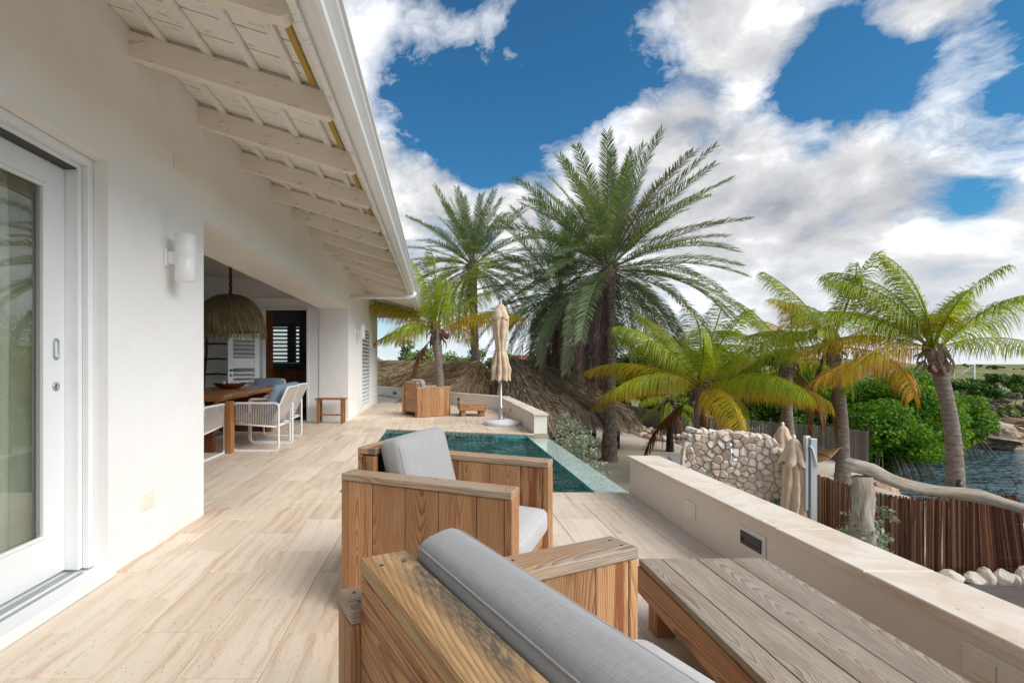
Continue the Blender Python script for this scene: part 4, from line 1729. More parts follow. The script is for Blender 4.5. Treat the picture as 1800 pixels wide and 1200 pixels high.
def vent(label, loc, rz, w, h):
    t = thing('step_light', label, 'light', loc, rz, 'recessed step lights in the terrace walls')
    mb = MB()
    mb.box(0, .006, -w / 2 - .03, w / 2 + .03, -h / 2 - .028, h / 2 + .028, .003)
    mb.build('surround', 'base_white', t)
    mb = MB()
    mb.box(.0055, .012, -w / 2, w / 2, h * .10, h / 2, .002)
    mb.box(.0055, .012, -w / 2, w / 2, -h / 2, -h * .22, .002)
    mb.box(.0055, .012, -w / 2, -w / 2 + .02, -h * .2199, h * .0999, .002)
    mb.box(.0055, .012, w / 2 - .02, w / 2, -h * .2199, h * .0999, .002)
    mb.build('bezel', 'dark_metal', t)
    mb = MB()
    mb.box(.0056, .0068, -w / 2 + .0201, w / 2 - .0201, -h * .2198, h * .0998)
    mb.build('lens', 'black_paint', t)
    return t


vent('dark slotted step light with a pale surround in the front parapet', (XP - .001, 2.79, .195), PI, .185, .075)
pf = C0 + fd * 5.35 - fo * .002
vent('small dark step light in the far parapet next to the villa corner', (pf.x, pf.y, .17), math.atan2(-fo.y, -fo.x), .24, .10)
pf = C0 + fd * 1.75 - fo * .002
vent('tiny dark step light in the far parapet behind the wooden armchair', (pf.x, pf.y, .17), math.atan2(-fo.y, -fo.x), .10, .09)
vent('small square step light in the far parapet to the right of the parasol pole', (1.62, 10.9, .17), PI, .09, .09)


# ------------------------------------------------------------------ wooden lounge chairs
CL, CWD, AT = .85, .79, .105
AZ, BZ = .67, .78


def screw(parent, x, y, z):
    mb = MB()
    mb.lathe([(.0052, -.002), (.0052, .0004), (.0015, .0002)], (0, 0, 0), 10)
    o = mb.build('screw', 'screw_steel', parent)
    # parent boards are in their own frames: place with the inverse of their local matrix
    p = parent.matrix_basis.inverted() @ Vector((x, y, z))
    R = parent.matrix_basis.to_3x3().inverted().to_4x4()
    R.translation = p
    o.matrix_basis = R
    return o


def lounge_chair(CWD=CWD, name='wooden_armchair'):
    t = empty(name)
    for side in (0, 1):
        y0 = 0 if side == 0 else CWD - AT
        y1 = y0 + AT
        cap = board('armrest', 'pine_cap', (CL / 2, (y0 + y1) / 2, AZ - .0165), (1, 0, 0), (0, 1, 0), (CL, AT + .006, .033), t, .004)
        for sx, sy in ((.03, .03), (.03, .075), (CL * .42, .03), (CL * .55, .075), (CL - .035, .03), (CL - .035, .075)):
            screw(cap, sx, y0 + sy, AZ)
        for px in (.0165, CL - .0165):
            board('post', 'pine', (px, (y0 + y1) / 2 - .0265, (AZ - .034) / 2), (0, 0, 1), (0, 1, 0), (AZ - .034, .052, .033), t, .003)
            board('post', 'pine', (px, (y0 + y1) / 2 + .0265, (AZ - .034) / 2), (0, 0, 1), (0, 1, 0), (AZ - .034, .052, .033), t, .003)
        ws = [.126, .158, .150, .162, .112]
        tot = CL - .0665
        sc_ = tot / sum(ws)
        for fy in (y0 + .0125 + .002, y1 - .0125 - .002):
            xx = .0332
            seq = ws if fy < (y0 + y1) / 2 else [ws[q] for q in (2, 0, 3, 1, 4)]
            for w in seq:
                w *= sc_
                board('side_board', 'pine', (xx + w / 2, fy + random.uniform(-.0012, .0012), (AZ - .034) / 2 + .004), (0, 0, 1), (1, 0, 0), (AZ - .044, w - .0022, .024), t, .003)
                xx += w
    yb0, yb1 = AT + .001, CWD - AT - .001
    yc, yw = CWD / 2, yb1 - yb0
    bc = board('back_cap', 'pine_top', (.074, yc, BZ - .0165), (0, 1, 0), (1, 0, 0), (yw, .108, .033), t, .004)
    for sx, sy in ((.05, .06), (.10, .06), (.05, yw / 2 - .05), (.098, yw / 2 + .02), (.05, yw - .06), (.10, yw - .06)):
        screw(bc, sx, yb0 + sy, BZ)
    z = .095
    for h in (.165, .135, .16, .15):
        board('back_board', 'pine', (.034, yc, z + h / 2), (0, 1, 0), (0, 0, 1), (yw, h - .002, .024), t, .003)
        z += h + .0005
    board('back_board', 'pine', (.034, yc, (z + BZ - .034) / 2), (0, 1, 0), (0, 0, 1), (yw, BZ - .034 - z - .001, .024), t, .003)
    for yy in (yb0 + .018, yb1 - .018):
        board('back_post', 'pine', (.085, yy, .40), (0, 0, 1), (0, 1, 0), (.68, .036, .07), t, .003)
    board('seat_rail', 'pine', (CL - .045, yc, .225), (0, 1, 0), (0, 0, 1), (yw, .15, .028), t, .003)
    board('seat_deck', 'pine', (.47, yc, .288), (0, 1, 0), (1, 0, 0), (yw - .004, .70, .02), t, .003)
    cushion('seat_cushion', 'light_fabric', (.70, yw - .012, .13), .040, (.505, yc, .3655), (1, 0, 0), (0, 1, 0), t, .012)
    zz = Vector((-.26, 0, .97)).normalized()
    cushion('back_cushion', 'grey_fabric', (.44, yw - .02, .128), .045, (.243, yc, .61), zz, (0, 1, 0), t, .014)
    return t


ch = lounge_chair()
tag(ch, 'weathered wooden armchair with grey cushions facing the pool edge in the middle of the terrace', 'armchair', 'wooden armchairs on the terrace')
ch.location = (-.464, 2.389, 0)
ch.rotation_euler.z = math.radians(-25)
c2 = lounge_chair(1.55, 'wooden_sofa')
tag(c2, 'nearest wooden seat seen from behind with worn yellow back plank and long grey roll cushion', 'sofa')
th = math.radians(25.5)
# its far arm ends at (-.232, 1.158)
c2.rotation_euler.z = th
c2.location = (-.232 + math.sin(th) * 1.55, 1.158 - math.cos(th) * 1.55, 0)
c3 = copy_tree(ch)
tag(c3, 'small distant wooden armchair standing beyond the pool near the villa corner')
c3.location = (-.444, 10.875, 0)
c3.rotation_euler.z = math.radians(29)


# ------------------------------------------------------------------ coffee tables
def coffee_table(label, w, l, h, ap, planks, loc, rz, top='weathered', legw=.09):
    t = thing('coffee_table', label, 'table', loc, rz, 'low wooden tables on the terrace')
    x = 0
    s_ = (w - .012) / sum(planks)
    for p in planks:
        p *= s_
        board('top_plank', top, (.006 + x + p / 2, l / 2, h - .0145 + random.uniform(-.0012, .0012)), (0, 1, 0), (1, 0, 0), (l, p - .0022, .029), t, .0022)
        x += p
    zc = h - .031 - ap / 2
    for xx in (.0155, w - .0155):
        board('apron', 'fascia_pine', (xx, l / 2, zc), (0, 1, 0), (0, 0, 1), (l - .004, ap, .031), t, .004)
    for yy in (.018, l - .018):
        board('apron', 'fascia_pine', (w / 2, yy, zc), (1, 0, 0), (0, 0, 1), (w - .064, ap, .031), t, .004)
    lh = h - .031 - .01
    for xx in (.035 + legw / 2, w - .035 - legw / 2):
        for yy in (.037 + legw / 2, l - .037 - legw / 2):
            board('leg', 'fascia_pine', (xx, yy, lh / 2), (0, 0, 1), (1, 0, 0), (lh, legw, legw), t, .004)
    return t


coffee_table('long low grey weathered plank coffee table beside the front parapet', .592, 1.30, .30, .125, (.105, .165, .158, .164), (.922, .985, 0), 0, legw=.085)
coffee_table('small square low wooden table near the parasol beyond the pool', .60, .56, .30, .135, (.15, .15, .15, .15), (.50, 11.05, 0), math.radians(3), 'pine_cap', .10)


# ------------------------------------------------------------------ dining bay
dt = thing('dining_table', 'live edge wooden dining table with slab legs in the dining bay', 'table', (-3.4, 7.8, 0))
ey = [6.48, 6.9, 7.4, 7.9, 8.4, 8.8, 9.15]
ex = [-2.80, -2.86, -2.83, -2.90, -2.95, -2.93, -3.02]
ex2 = [-3.86, -3.92, -3.88, -3.95, -3.92, -3.98, -3.94]
ring = [(a + 3.4, b - 7.8) for a, b in zip(ex, ey)] + [(a + 3.4, b - 7.8) for a, b in zip(ex2[::-1], ey[::-1])]
n = len(ring)
mb = MB()
lvl = [(.695, .955), (.715, .985), (.745, 1.0), (.772, .995), (.78, .982)]
V = [(x * s_, y * s_ if abs(y) < 1.2 else y, z) for z, s_ in lvl for x, y in ring]
F = [tuple(range(n - 1, -1, -1)), tuple(range((len(lvl) - 1) * n, len(lvl) * n))]
for k in range(len(lvl) - 1):
    F += [(k * n + i, k * n + (i + 1) % n, (k + 1) * n + (i + 1) % n, (k + 1) * n + i) for i in range(n)]
# lay the grain along Y: build in a turned frame
mb.add([(y, -x, z) for x, y, z in V], F)
tp = mb.build('table_top', 'slab_wood', dt, True)
tp.rotation_euler.z = PI / 2
for yy in (-1.12, .95):
    board('leg', 'dark_slab', (-.03, yy, .347), (0, 0, 1), (1, 0, 0), (.694, .84, .075), dt, .012)
    board('leg_post', 'slab_wood', (.62 if yy < 0 else .45, yy - .06, .347), (0, 0, 1), (1, 0, 0), (.694, .095, .11), dt, .012)
board('stretcher', 'slab_wood', (.1, -.08, .30), (0, 1, 0), (1, 0, 0), (1.9, .12, .05), dt, .006)

bowl = thing('wooden_bowl', 'shallow wooden bowl of pale shells on the dining table', 'bowl', (-3.46, 8.25, .781))
mb = MB()
mb.lathe([(.09, 0), (.16, .012), (.225, .045), (.262, .082), (.268, .088), (.262, .09), (.215, .055), (.14, .026), (.0, .02)], (0, 0, 0), 32, cap=False)
mb.build('dish', 'red_wood', bowl, True)
sh = rock_mesh('shell', .05, .035, .03, 3, 'shell', 2, .5)
for k in range(14):
    o = bpy.data.objects.new('seashell', sh)
    link(o)
    a = k * 2.4
    r = .03 + .012 * k
    o.location = (-3.46 + r * math.cos(a), 8.25 + r * math.sin(a), .781 + .055 + .012 * math.sin(k * 3))
    o.rotation_euler = (k, k * 2.1, k * .7)
    s_ = .7 + .5 * ((k * 37) % 10) / 10
    o.scale = (s_, s_, s_)
    tag(o, 'one of the pale seashells heaped in the wooden bowl on the dining table', 'seashell', 'seashells in the wooden bowl')


def strips(curves, w0, w1, useed=0):
    """ribbons following polylines: curves (n, k, 3), widths start/end; returns V, F, U"""
    C = np.asarray(curves, dtype=float)
    n, k, _ = C.shape
    tdir = np.gradient(C, axis=1)
    tdir /= np.linalg.norm(tdir, axis=2, keepdims=True) + 1e-9
    rg = np.random.default_rng(useed)
    ref = rg.normal(size=(n, 1, 3))
    side = np.cross(tdir, ref)
    side /= np.linalg.norm(side, axis=2, keepdims=True) + 1e-9
    t = np.linspace(0, 1, k)[None, :, None]
    w = (w0 + (w1 - w0) * t) * .5
    L = C - side * w
    R = C + side * w
    V = np.stack([L, R], 2).reshape(-1, 3)
    base = (np.arange(n) * k * 2)[:, None] + (np.arange(k - 1) * 2)[None, :]
    base = base.ravel()
    F = np.stack([base, base + 1, base + 3, base + 2], -1)
    rr = np.repeat(rg.random(n), k * 2)
    U = np.stack([np.tile(np.repeat(np.linspace(0, 1, k), 2), n), rr, np.zeros(n * k * 2)], -1)
    return V, F, U


# straw pendant
pl_ = thing('pendant_lamp', 'shaggy straw dome pendant lamp hanging on a rope over the dining table', 'lamp', (-3.22, 7.7, 1.60))
mb = MB()
prof = [(.10, .63), (.20, .605), (.32, .53), (.41, .42), (.46, .30), (.485, .16), (.49, .09)]
mb.lathe(prof, (0, 0, 0), 32, cap=False)
mb.build('lamp_frame', 'dark_inner', pl_)
rg = np.random.default_rng(4)
cur = []
for k in range(5200):
    a = rg.random() * 2 * PI
    z0 = rg.random() ** .8
    tt = np.linspace(0, 1, 5)
    s0 = z0 * .78
    s1 = min(s0 + .28 + .1 * rg.random(), 1.09)
    ss = s0 + (s1 - s0) * tt
    rr = np.interp(ss, np.linspace(0, 1, 8), [.03, .14, .24, .33, .41, .465, .50, .515]) + .012 * rg.random() + .012 * tt
    hh = np.interp(ss, np.append(np.linspace(0, 1, 8), 1.12), [.66, .645, .61, .54, .44, .32, .18, .06, -.06])
    aa = a + (rg.random() - .5) * .18 * tt + .35 * (ss - s0)
    cur.append(np.stack([rr * np.cos(aa), rr * np.sin(aa), hh + .01 * rg.random()], -1))
V, F, U = strips(cur, .010, .004, 1)
o = link(bpy.data.objects.new('straw', fast_mesh('straw', V, F, 'lamp_straw', False, U)), pl_)
tag(o, kind='stuff')
mb = MB()
for q in range(3):
    mb.tube([(.013 * math.cos(q * 2.094 + i * .55), .013 * math.sin(q * 2.094 + i * .55), .62 + i * .03) for i in range(48)], .013, 6)
mb.build('rope', 'red_wood', pl_)

# ladder
ld = thing('rustic_ladder', 'dark rustic pole ladder leaning on the back wall of the dining bay', 'ladder', (-4.75, 10.0, 0))
for sx in (0, .52):
    mb = MB()
    mb.tube([(sx + .015 * math.sin(i * 1.3), .0 + .20 * i / 8, .02 + 1.85 * i / 8) for i in range(9)], [.032 - .001 * i for i in range(9)], 8, jit=.06)
    mb.build('rail', 'ladder_wood', ld)
for k in range(5):
    mb = MB()
    z = .35 + .31 * k
    mb.tube([(-.03, .005 + z * .108, z), (.25, z * .108 - .01, z + .012), (.55, .005 + z * .108, z - .01)], .019, 7, jit=.08)
    mb.build('rung', 'ladder_wood', ld)

# stool by the pillar
st = thing('wooden_stool', 'small teak stool standing against the white pillar of the dining bay', 'stool', (-2.13, 9.93, 0))
for k in range(3):
    board('seat_slat', 'teak', (0, -.10 + k * .10, .487), (1, 0, 0), (0, 1, 0), (.60, .096, .026), st, .004)
for sx in (-.235, .235):
    for sy in (-.115, .115):
        board('leg', 'teak', (sx, sy, .2365), (0, 0, 1), (1, 0, 0), (.473, .05, .05), st, .004)
    board('rail', 'teak', (sx, 0, .43), (0, 1, 0), (0, 0, 1), (.178, .055, .03), st, .003)
    board('rail', 'teak', (sx, 0, .17), (0, 1, 0), (0, 0, 1), (.178, .045, .03), st, .003)
board('stretcher', 'teak', (0, 0, .165), (1, 0, 0), (0, 1, 0), (.44, .10, .022), st, .003)


# dining chairs: white sled frame, rope sides, tilted back; local +X is the front
def dining_chair():
    t = empty('dining_chair')
    W_, D_ = .64, .62

    def loop(y):
        r = .05
        pts = []
        def corner(cx, cz, a0):
            for k in range(5):
                an = math.radians(a0 + k * 22.5)
                pts.append((cx + r * math.cos(an), y, cz + r * math.sin(an)))
        corner(.57, .06, -90)
        corner(.57, .605, 0)
        corner(.03 + r - .03, .605, 90)
        corner(.03 + r - .03, .06, 180)
        pts.append(pts[0])
        return pts
    for y in (-W_ / 2, W_ / 2):
        mb = MB()
        p = loop(y)
        mb.tube([(a, b, c) for a, b, c in p], .0165, 8, cap=False)
        mb.build('side_frame', 'white_metal', t)
        mb = MB()
        mb.tube([(.02, y, .335), (.60, y, .375)], .013, 8)
        mb.build('seat_rail', 'white_metal', t)
        mb = MB()
        for k in range(24):
            xx = .035 + k * .0235
            for o_ in (-.008, .008):
                mb.tube([(xx, y + o_, .345 + .04 * xx / .6), (xx + .004, y + o_ * .6, .648)], .0040, 5, cap=False)
        mb.build('rope_side', 'chair_rope', t)
    for xx, zz in ((.03, .335), (.58, .373)):
        mb = MB()
        mb.tube([(xx, -W_ / 2, zz), (xx, W_ / 2, zz)], .013, 8)
        mb.build('cross_rail', 'white_metal', t)
    # back frame
    bw = W_ / 2 - .035
    bk = lambda s: (.10 - .21 * s, .40 + .47 * s)
    mb = MB()
    pts = []
    for y_, s_ in ((-bw, -.1), (-bw, .93), (-bw + .02, .98), (-bw + .06, 1.0), (bw - .06, 1.0), (bw - .02, .98), (bw, .93), (bw, -.1)):
        a, b = bk(s_)
        pts.append((a, y_, b))
    mb.tube(pts, .0155, 8)
    mb.build('back_frame', 'white_metal', t)
    mb = MB()
    for k in range(22):
        y_ = -bw + .03 + k * (2 * bw - .06) / 21
        a, b = bk(.02)
        c, d_ = bk(.985)
        mb.box(0, 0.0001, 0, 0.0001, 0, .0001) if False else mb.tube([(a, y_, b), (c, y_, d_)], .0095, 5, cap=False)
    mb.build('back_rope', 'chair_rope', t)
    cushion('seat_cushion', 'grey_fabric', (.52, .56, .085), .03, (.33, 0, .425), (1, 0, 0.04), (0, 1, 0), t, .012, 6)
    cushion('back_cushion', 'blue_grey_fabric', (.44, .55, .10), .035, (.13, 0, .685), (-.40, 0, .92), (0, 1, 0), t, .012, 6)
    return t


dc = dining_chair()
tag(dc, 'white rope dining chair on the terrace side of the table nearest the camera', 'dining chair', 'white rope chairs around the dining table')
dc.location = (-2.16, 7.05, 0)
dc.rotation_euler.z = PI
for (x, y, rz, lab) in ((-2.24, 7.83, PI, 'white rope dining chair behind the nearest one on the terrace side of the table'),
                        (-2.86 - .30, 5.98, PI / 2, 'white rope dining chair at the near head of the table partly behind the wall edge'),
                        (-3.40, 10.02, -PI / 2, 'dining chair with blue grey cushion at the far head of the table'),
                        (-4.52, 7.15, 0, 'white rope dining chair on the inner side of the table nearer the wall end'),
                        (-4.55, 8.35, 0, 'white rope dining chair on the inner side of the table nearer the stable door')):
    o = copy_tree(dc)
    o.location = (x, y, 0)
    o.rotation_euler.z = rz
    tag(o, lab)


# ------------------------------------------------------------------ parasol on the far terrace
def canopy(levels, folds, seed, top_cut=0):
    """furled cloth: levels = list of (z, radius, fold depth)"""
    seg = folds * 10
    rg = random.Random(seed)
    ph = [rg.uniform(-.35, .35) for _ in range(folds)]
    amp = [rg.uniform(.6, 1.25) for _ in range(folds)]
    V = []
    zz = [l[0] for l in levels]
    N = 46
    zs = np.linspace(levels[0][0], levels[-1][0], N)
    Rr = np.interp(zs, zz, [l[1] for l in levels]) if zz[0] < zz[-1] else np.interp(-zs, [-q for q in zz], [l[1] for l in levels])
    Dd = np.interp(zs, zz, [l[2] for l in levels]) if zz[0] < zz[-1] else np.interp(-zs, [-q for q in zz], [l[2] for l in levels])
    for i, z in enumerate(zs):
        for k in range(seg):
            an = 2 * PI * k / seg
            f = k / 10
            j = int(f) % folds
            u = f - int(f)
            w = abs(math.sin(PI * (u + .12 * math.sin(z * 5 + j)))) ** .7
            r = Rr[i] * (1 - Dd[i] * amp[j] * (1 - w))
            r *= 1 + .05 * math.sin(z * 11 + j * 2.1) + .03 * math.sin(z * 29 + j * 4 + an * 3)
            a2 = an + ph[j] * .35 * (1 - w) + .10 * math.sin(z * 3 + j)
            dz = 0
            if i == 0:
                dz = .10 * (w - .5) * (1 if z < levels[-1][0] else -1) * -1
            V.append((r * math.cos(a2), r * math.sin(a2), z + dz))
    F = []
    for i in range(N - 1):
        for k in range(seg):
            F.append((i * seg + k, i * seg + (k + 1) % seg, (i + 1) * seg + (k + 1) % seg, (i + 1) * seg + k))
    return V, F


pa = thing('closed_parasol', 'closed beige parasol tied round its pole on a round white base beyond the pool', 'parasol', (1.256, 9.67, 0))
mb = MB()
mb.lathe([(.335, 0), (.345, .015), (.345, .045), (.330, .070), (.29, .083), (.215, .088), (.210, .094), (.200, .102), (.06, .104)], (0, 0, 0), 48)
mb.build('base', 'base_white', pa)
mb = MB()
mb.lathe([(.075, .104), (.075, .112), (.04, .116), (.036, .12), (.036, .30), (.041, .305), (.041, .36), (.030, .365), (.024, .37), (.024, 2.43), (.02, 2.45)], (-.02, 0, 0), 16)
mb.build('pole', 'grey_metal', pa)
mb = MB()
mb.lathe([(.042, .90), (.046, .91), (.046, .99), (.036, 1.0)], (-.02, 0, 0), 14)
mb.tube([(.02, -.02, .94), (.075, -.03, .97), (.08, -.03, 1.22)], .017, 8)
mb.build('crank', 'grey_metal', pa)
V, F = canopy([(.90, .205, .55), (1.12, .195, .50), (1.36, .135, .42), (1.45, .10, .22), (1.50, .105, .25), (1.75, .150, .34), (2.02, .168, .34), (2.10, .165, .30), (2.12, .150, .3)], 8, 3)
mb = MB()
mb.add([(x - .02, y, z) for x, y, z in V], F, True)
mb.build('canopy', 'beige_canvas', pa)
mb = MB()
V, F = canopy([(2.09, .185, .30), (2.20, .150, .22), (2.30, .085, .12), (2.345, .045, .02), (2.352, .005, 0)], 4, 5)
mb.add([(x - .02, y, z) for x, y, z in V], F, True)
mb.build('cap', 'beige_canvas', pa)
mb = MB()
V, F = canopy([(1.440, .108, .22), (1.485, .110, .22)], 8, 3)
mb.add([(x - .02, y, z) for x, y, z in V], F, True)
mb.build('tie', 'beige_canvas', pa)

# ================================================================== GARDEN
# ------------------------------------------------------------------ palms
def frond_mesh(name, az, el, L, droop, mat, kind='date', wind=None, seed=0, n=70, dead=False, dens=1.0):
    rg = np.random.default_rng(seed)
    K = 26
    t = np.linspace(0, 1, K)
    e = el - droop * t ** (1.5 if kind == 'date' else 1.25)
    a = np.full(K, az)
    if wind is not None:
        wa, wk = wind
        da = (wa - az + PI) % (2 * PI) - PI
        a = az + da * wk * t ** 1.2
    e = np.clip(e, -1.52, 1.52)
    D = np.stack([np.cos(e) * np.cos(a), np.cos(e) * np.sin(a), np.sin(e)], -1)
    P = np.concatenate([[[0, 0, 0]], np.cumsum((D[1:] + D[:-1]) / 2, 0)]) * (L / (K - 1))
    side0 = np.stack([-np.sin(a), np.cos(a), np.zeros(K)], -1)
    up0 = np.cross(D, side0) * -1
    up0 = np.cross(side0, D) * -1
    # rachis
    V, F, U = [], [], []
    rr = (.022 if kind == 'date' else .030) * (1 - t) ** .8 + .004
    for i in range(K):
        for s_, q in ((-1, 0), (1, 0), (0, 1)):
            V.append(P[i] + side0[i] * rr[i] * s_ + up0[i] * rr[i] * q * .7)
            U.append((.25 if kind == 'date' else .35, .95, 0))
    for i in range(K - 1):
        for k in range(3):
            F.append((i * 3 + k, i * 3 + (k + 1) % 3, i * 3 + 3 + (k + 1) % 3, i * 3 + 3 + k))
    V = np.array(V)
    # leaflets
    s0 = .14 if kind == 'date' else .16
    ts = np.repeat(np.linspace(s0, .995, n), 2) + rg.normal(0, .004, 2 * n)
    ts = np.clip(ts, 0, 1)
    sg = np.tile([-1.0, 1.0], n)
    keep = rg.random(2 * n) < dens
    ts, sg = ts[keep], sg[keep]
    m_ = len(ts)
    ip = lambda A: np.stack([np.interp(ts, t, A[:, c]) for c in range(3)], -1)
    B, T, S, Up = ip(P), ip(D), ip(side0), ip(up0)
    pr = np.clip((ts - s0) / (1 - s0), 0, 1)
    if kind == 'date':
        ll = .44 * np.minimum(1, .5 + 2.2 * pr) * (1 - .50 * pr ** 3) * (L / 4.0) ** .5
        fwd = .80 + .60 * pr
        lift = .30 + rg.normal(0, .16, m_)
        grav = .10 + .20 * (1 if dead else 0) + rg.random(m_) * .14
        w = .022
    else:
        ll = .78 * np.minimum(1, .5 + 1.8 * pr) * (1 - .60 * pr ** 2.2) * (L / 2.6)
        fwd = .42 + .55 * pr
        lift = .02 + rg.normal(0, .10, m_)
        grav = .75 + rg.random(m_) * .9
        w = .0155
    ll = ll * rg.uniform(.85, 1.12, m_)
    if dead:
        ll *= .85
    dirv = T * fwd[:, None] + S * sg[:, None] * (1.0 if not dead else .55) + Up * lift[:, None] + rg.normal(0, .05, (m_, 3))
    if kind != 'date':
        dirv = dirv - S * sg[:, None] * .22
        dirv[:, 2] -= .25 + .55 * rg.random(m_)
    if wind is not None:
        dirv += np.array([math.cos(wind[0]), math.sin(wind[0]), 0]) * .60
    dirv /= np.linalg.norm(dirv, axis=1, keepdims=True)
    N1 = B + dirv * (ll * .5)[:, None]
    d2 = dirv + np.array([0, 0, -1.0]) * grav[:, None]
    d2 /= np.linalg.norm(d2, axis=1, keepdims=True)
    N2 = N1 + d2 * (ll * .3)[:, None]
    d3 = d2 + np.array([0, 0, -1.0]) * grav[:, None]
    d3 /= np.linalg.norm(d3, axis=1, keepdims=True)
    N3 = N2 + d3 * (ll * .22)[:, None]
    wd = T - dirv * (T * dirv).sum(1, keepdims=True)
    wd /= np.linalg.norm(wd, axis=1, keepdims=True) + 1e-6
    b0 = len(V)
    LV, LU = [], []
    ru = rg.random(m_)
    for Nn, wf, uu in ((B, .55, 0.), (N1, 1., .5), (N2, .7, .78), (N3, .12, 1.)):
        h = wd * (w * wf * .5)
        LV += [Nn - h, Nn + h]
        q = np.stack([np.full(m_, uu), ru, np.zeros(m_)], -1)
        LU += [q, q]
    LV = np.stack(LV, 1).reshape(-1, 3)
    LU = np.stack(LU, 1).reshape(-1, 3)
    base = b0 + np.arange(m_) * 8
    LF = np.concatenate([np.stack([base + 2 * k, base + 2 * k + 1, base + 2 * k + 3, base + 2 * k + 2], -1) for k in range(3)])
    V = np.concatenate([V, LV])
    U = np.concatenate([np.array(U), LU])
    F = np.concatenate([np.array(F), LF])
    return fast_mesh(name, V, F, mat, False, U)


def trunk_obj(parent, pts, rad, mat, kind):
    P = [Vector(p) for p in pts]
    # resample
    n = 90 if kind == 'date' else 70
    ts = np.linspace(0, 1, n)
    xs = np.linspace(0, 1, len(P))
    C = np.stack([np.interp(ts, xs, [p[k] for p in P]) for k in range(3)], -1)
    for k in range(3):   # smooth the bends
        C[1:-1, k] = (C[:-2, k] + 2 * C[1:-1, k] + C[2:, k]) / 4
    R = np.interp(ts, np.linspace(0, 1, len(rad)), rad)
    mb = MB()
    seg = 20
    V = []
    U = []
    rg = random.Random(len(pts) + int(100 * rad[0]))
    for i in range(n):
        for k in range(seg):
            an = 2 * PI * k / seg
            r = R[i]
            if kind == 'date':
                # diamond leaf-base scars
                ph = (k + (i // 3 % 2) * 1.0) % 2
                r *= 1 + .13 * (1 if i % 3 == 0 else (.4 if i % 3 == 1 else -.35)) * (1 if ph < 1 else .25) + rg.uniform(-.05, .05)
            else:
                r *= 1 + .045 * (1 if i % 4 == 0 else -.2) + rg.uniform(-.018, .018)
            V.append((C[i][0] + r * math.cos(an), C[i][1] + r * math.sin(an), C[i][2]))
    F = []
    for i in range(n - 1):
        for k in range(seg):
            F.append((i * seg + k, i * seg + (k + 1) % seg, (i + 1) * seg + (k + 1) % seg, (i + 1) * seg + k))
    F.append(tuple((n - 1) * seg + k for k in range(seg)))
    mb.add(V, F, kind != 'date')
    return mb.build('trunk', mat, parent)


FR = 0


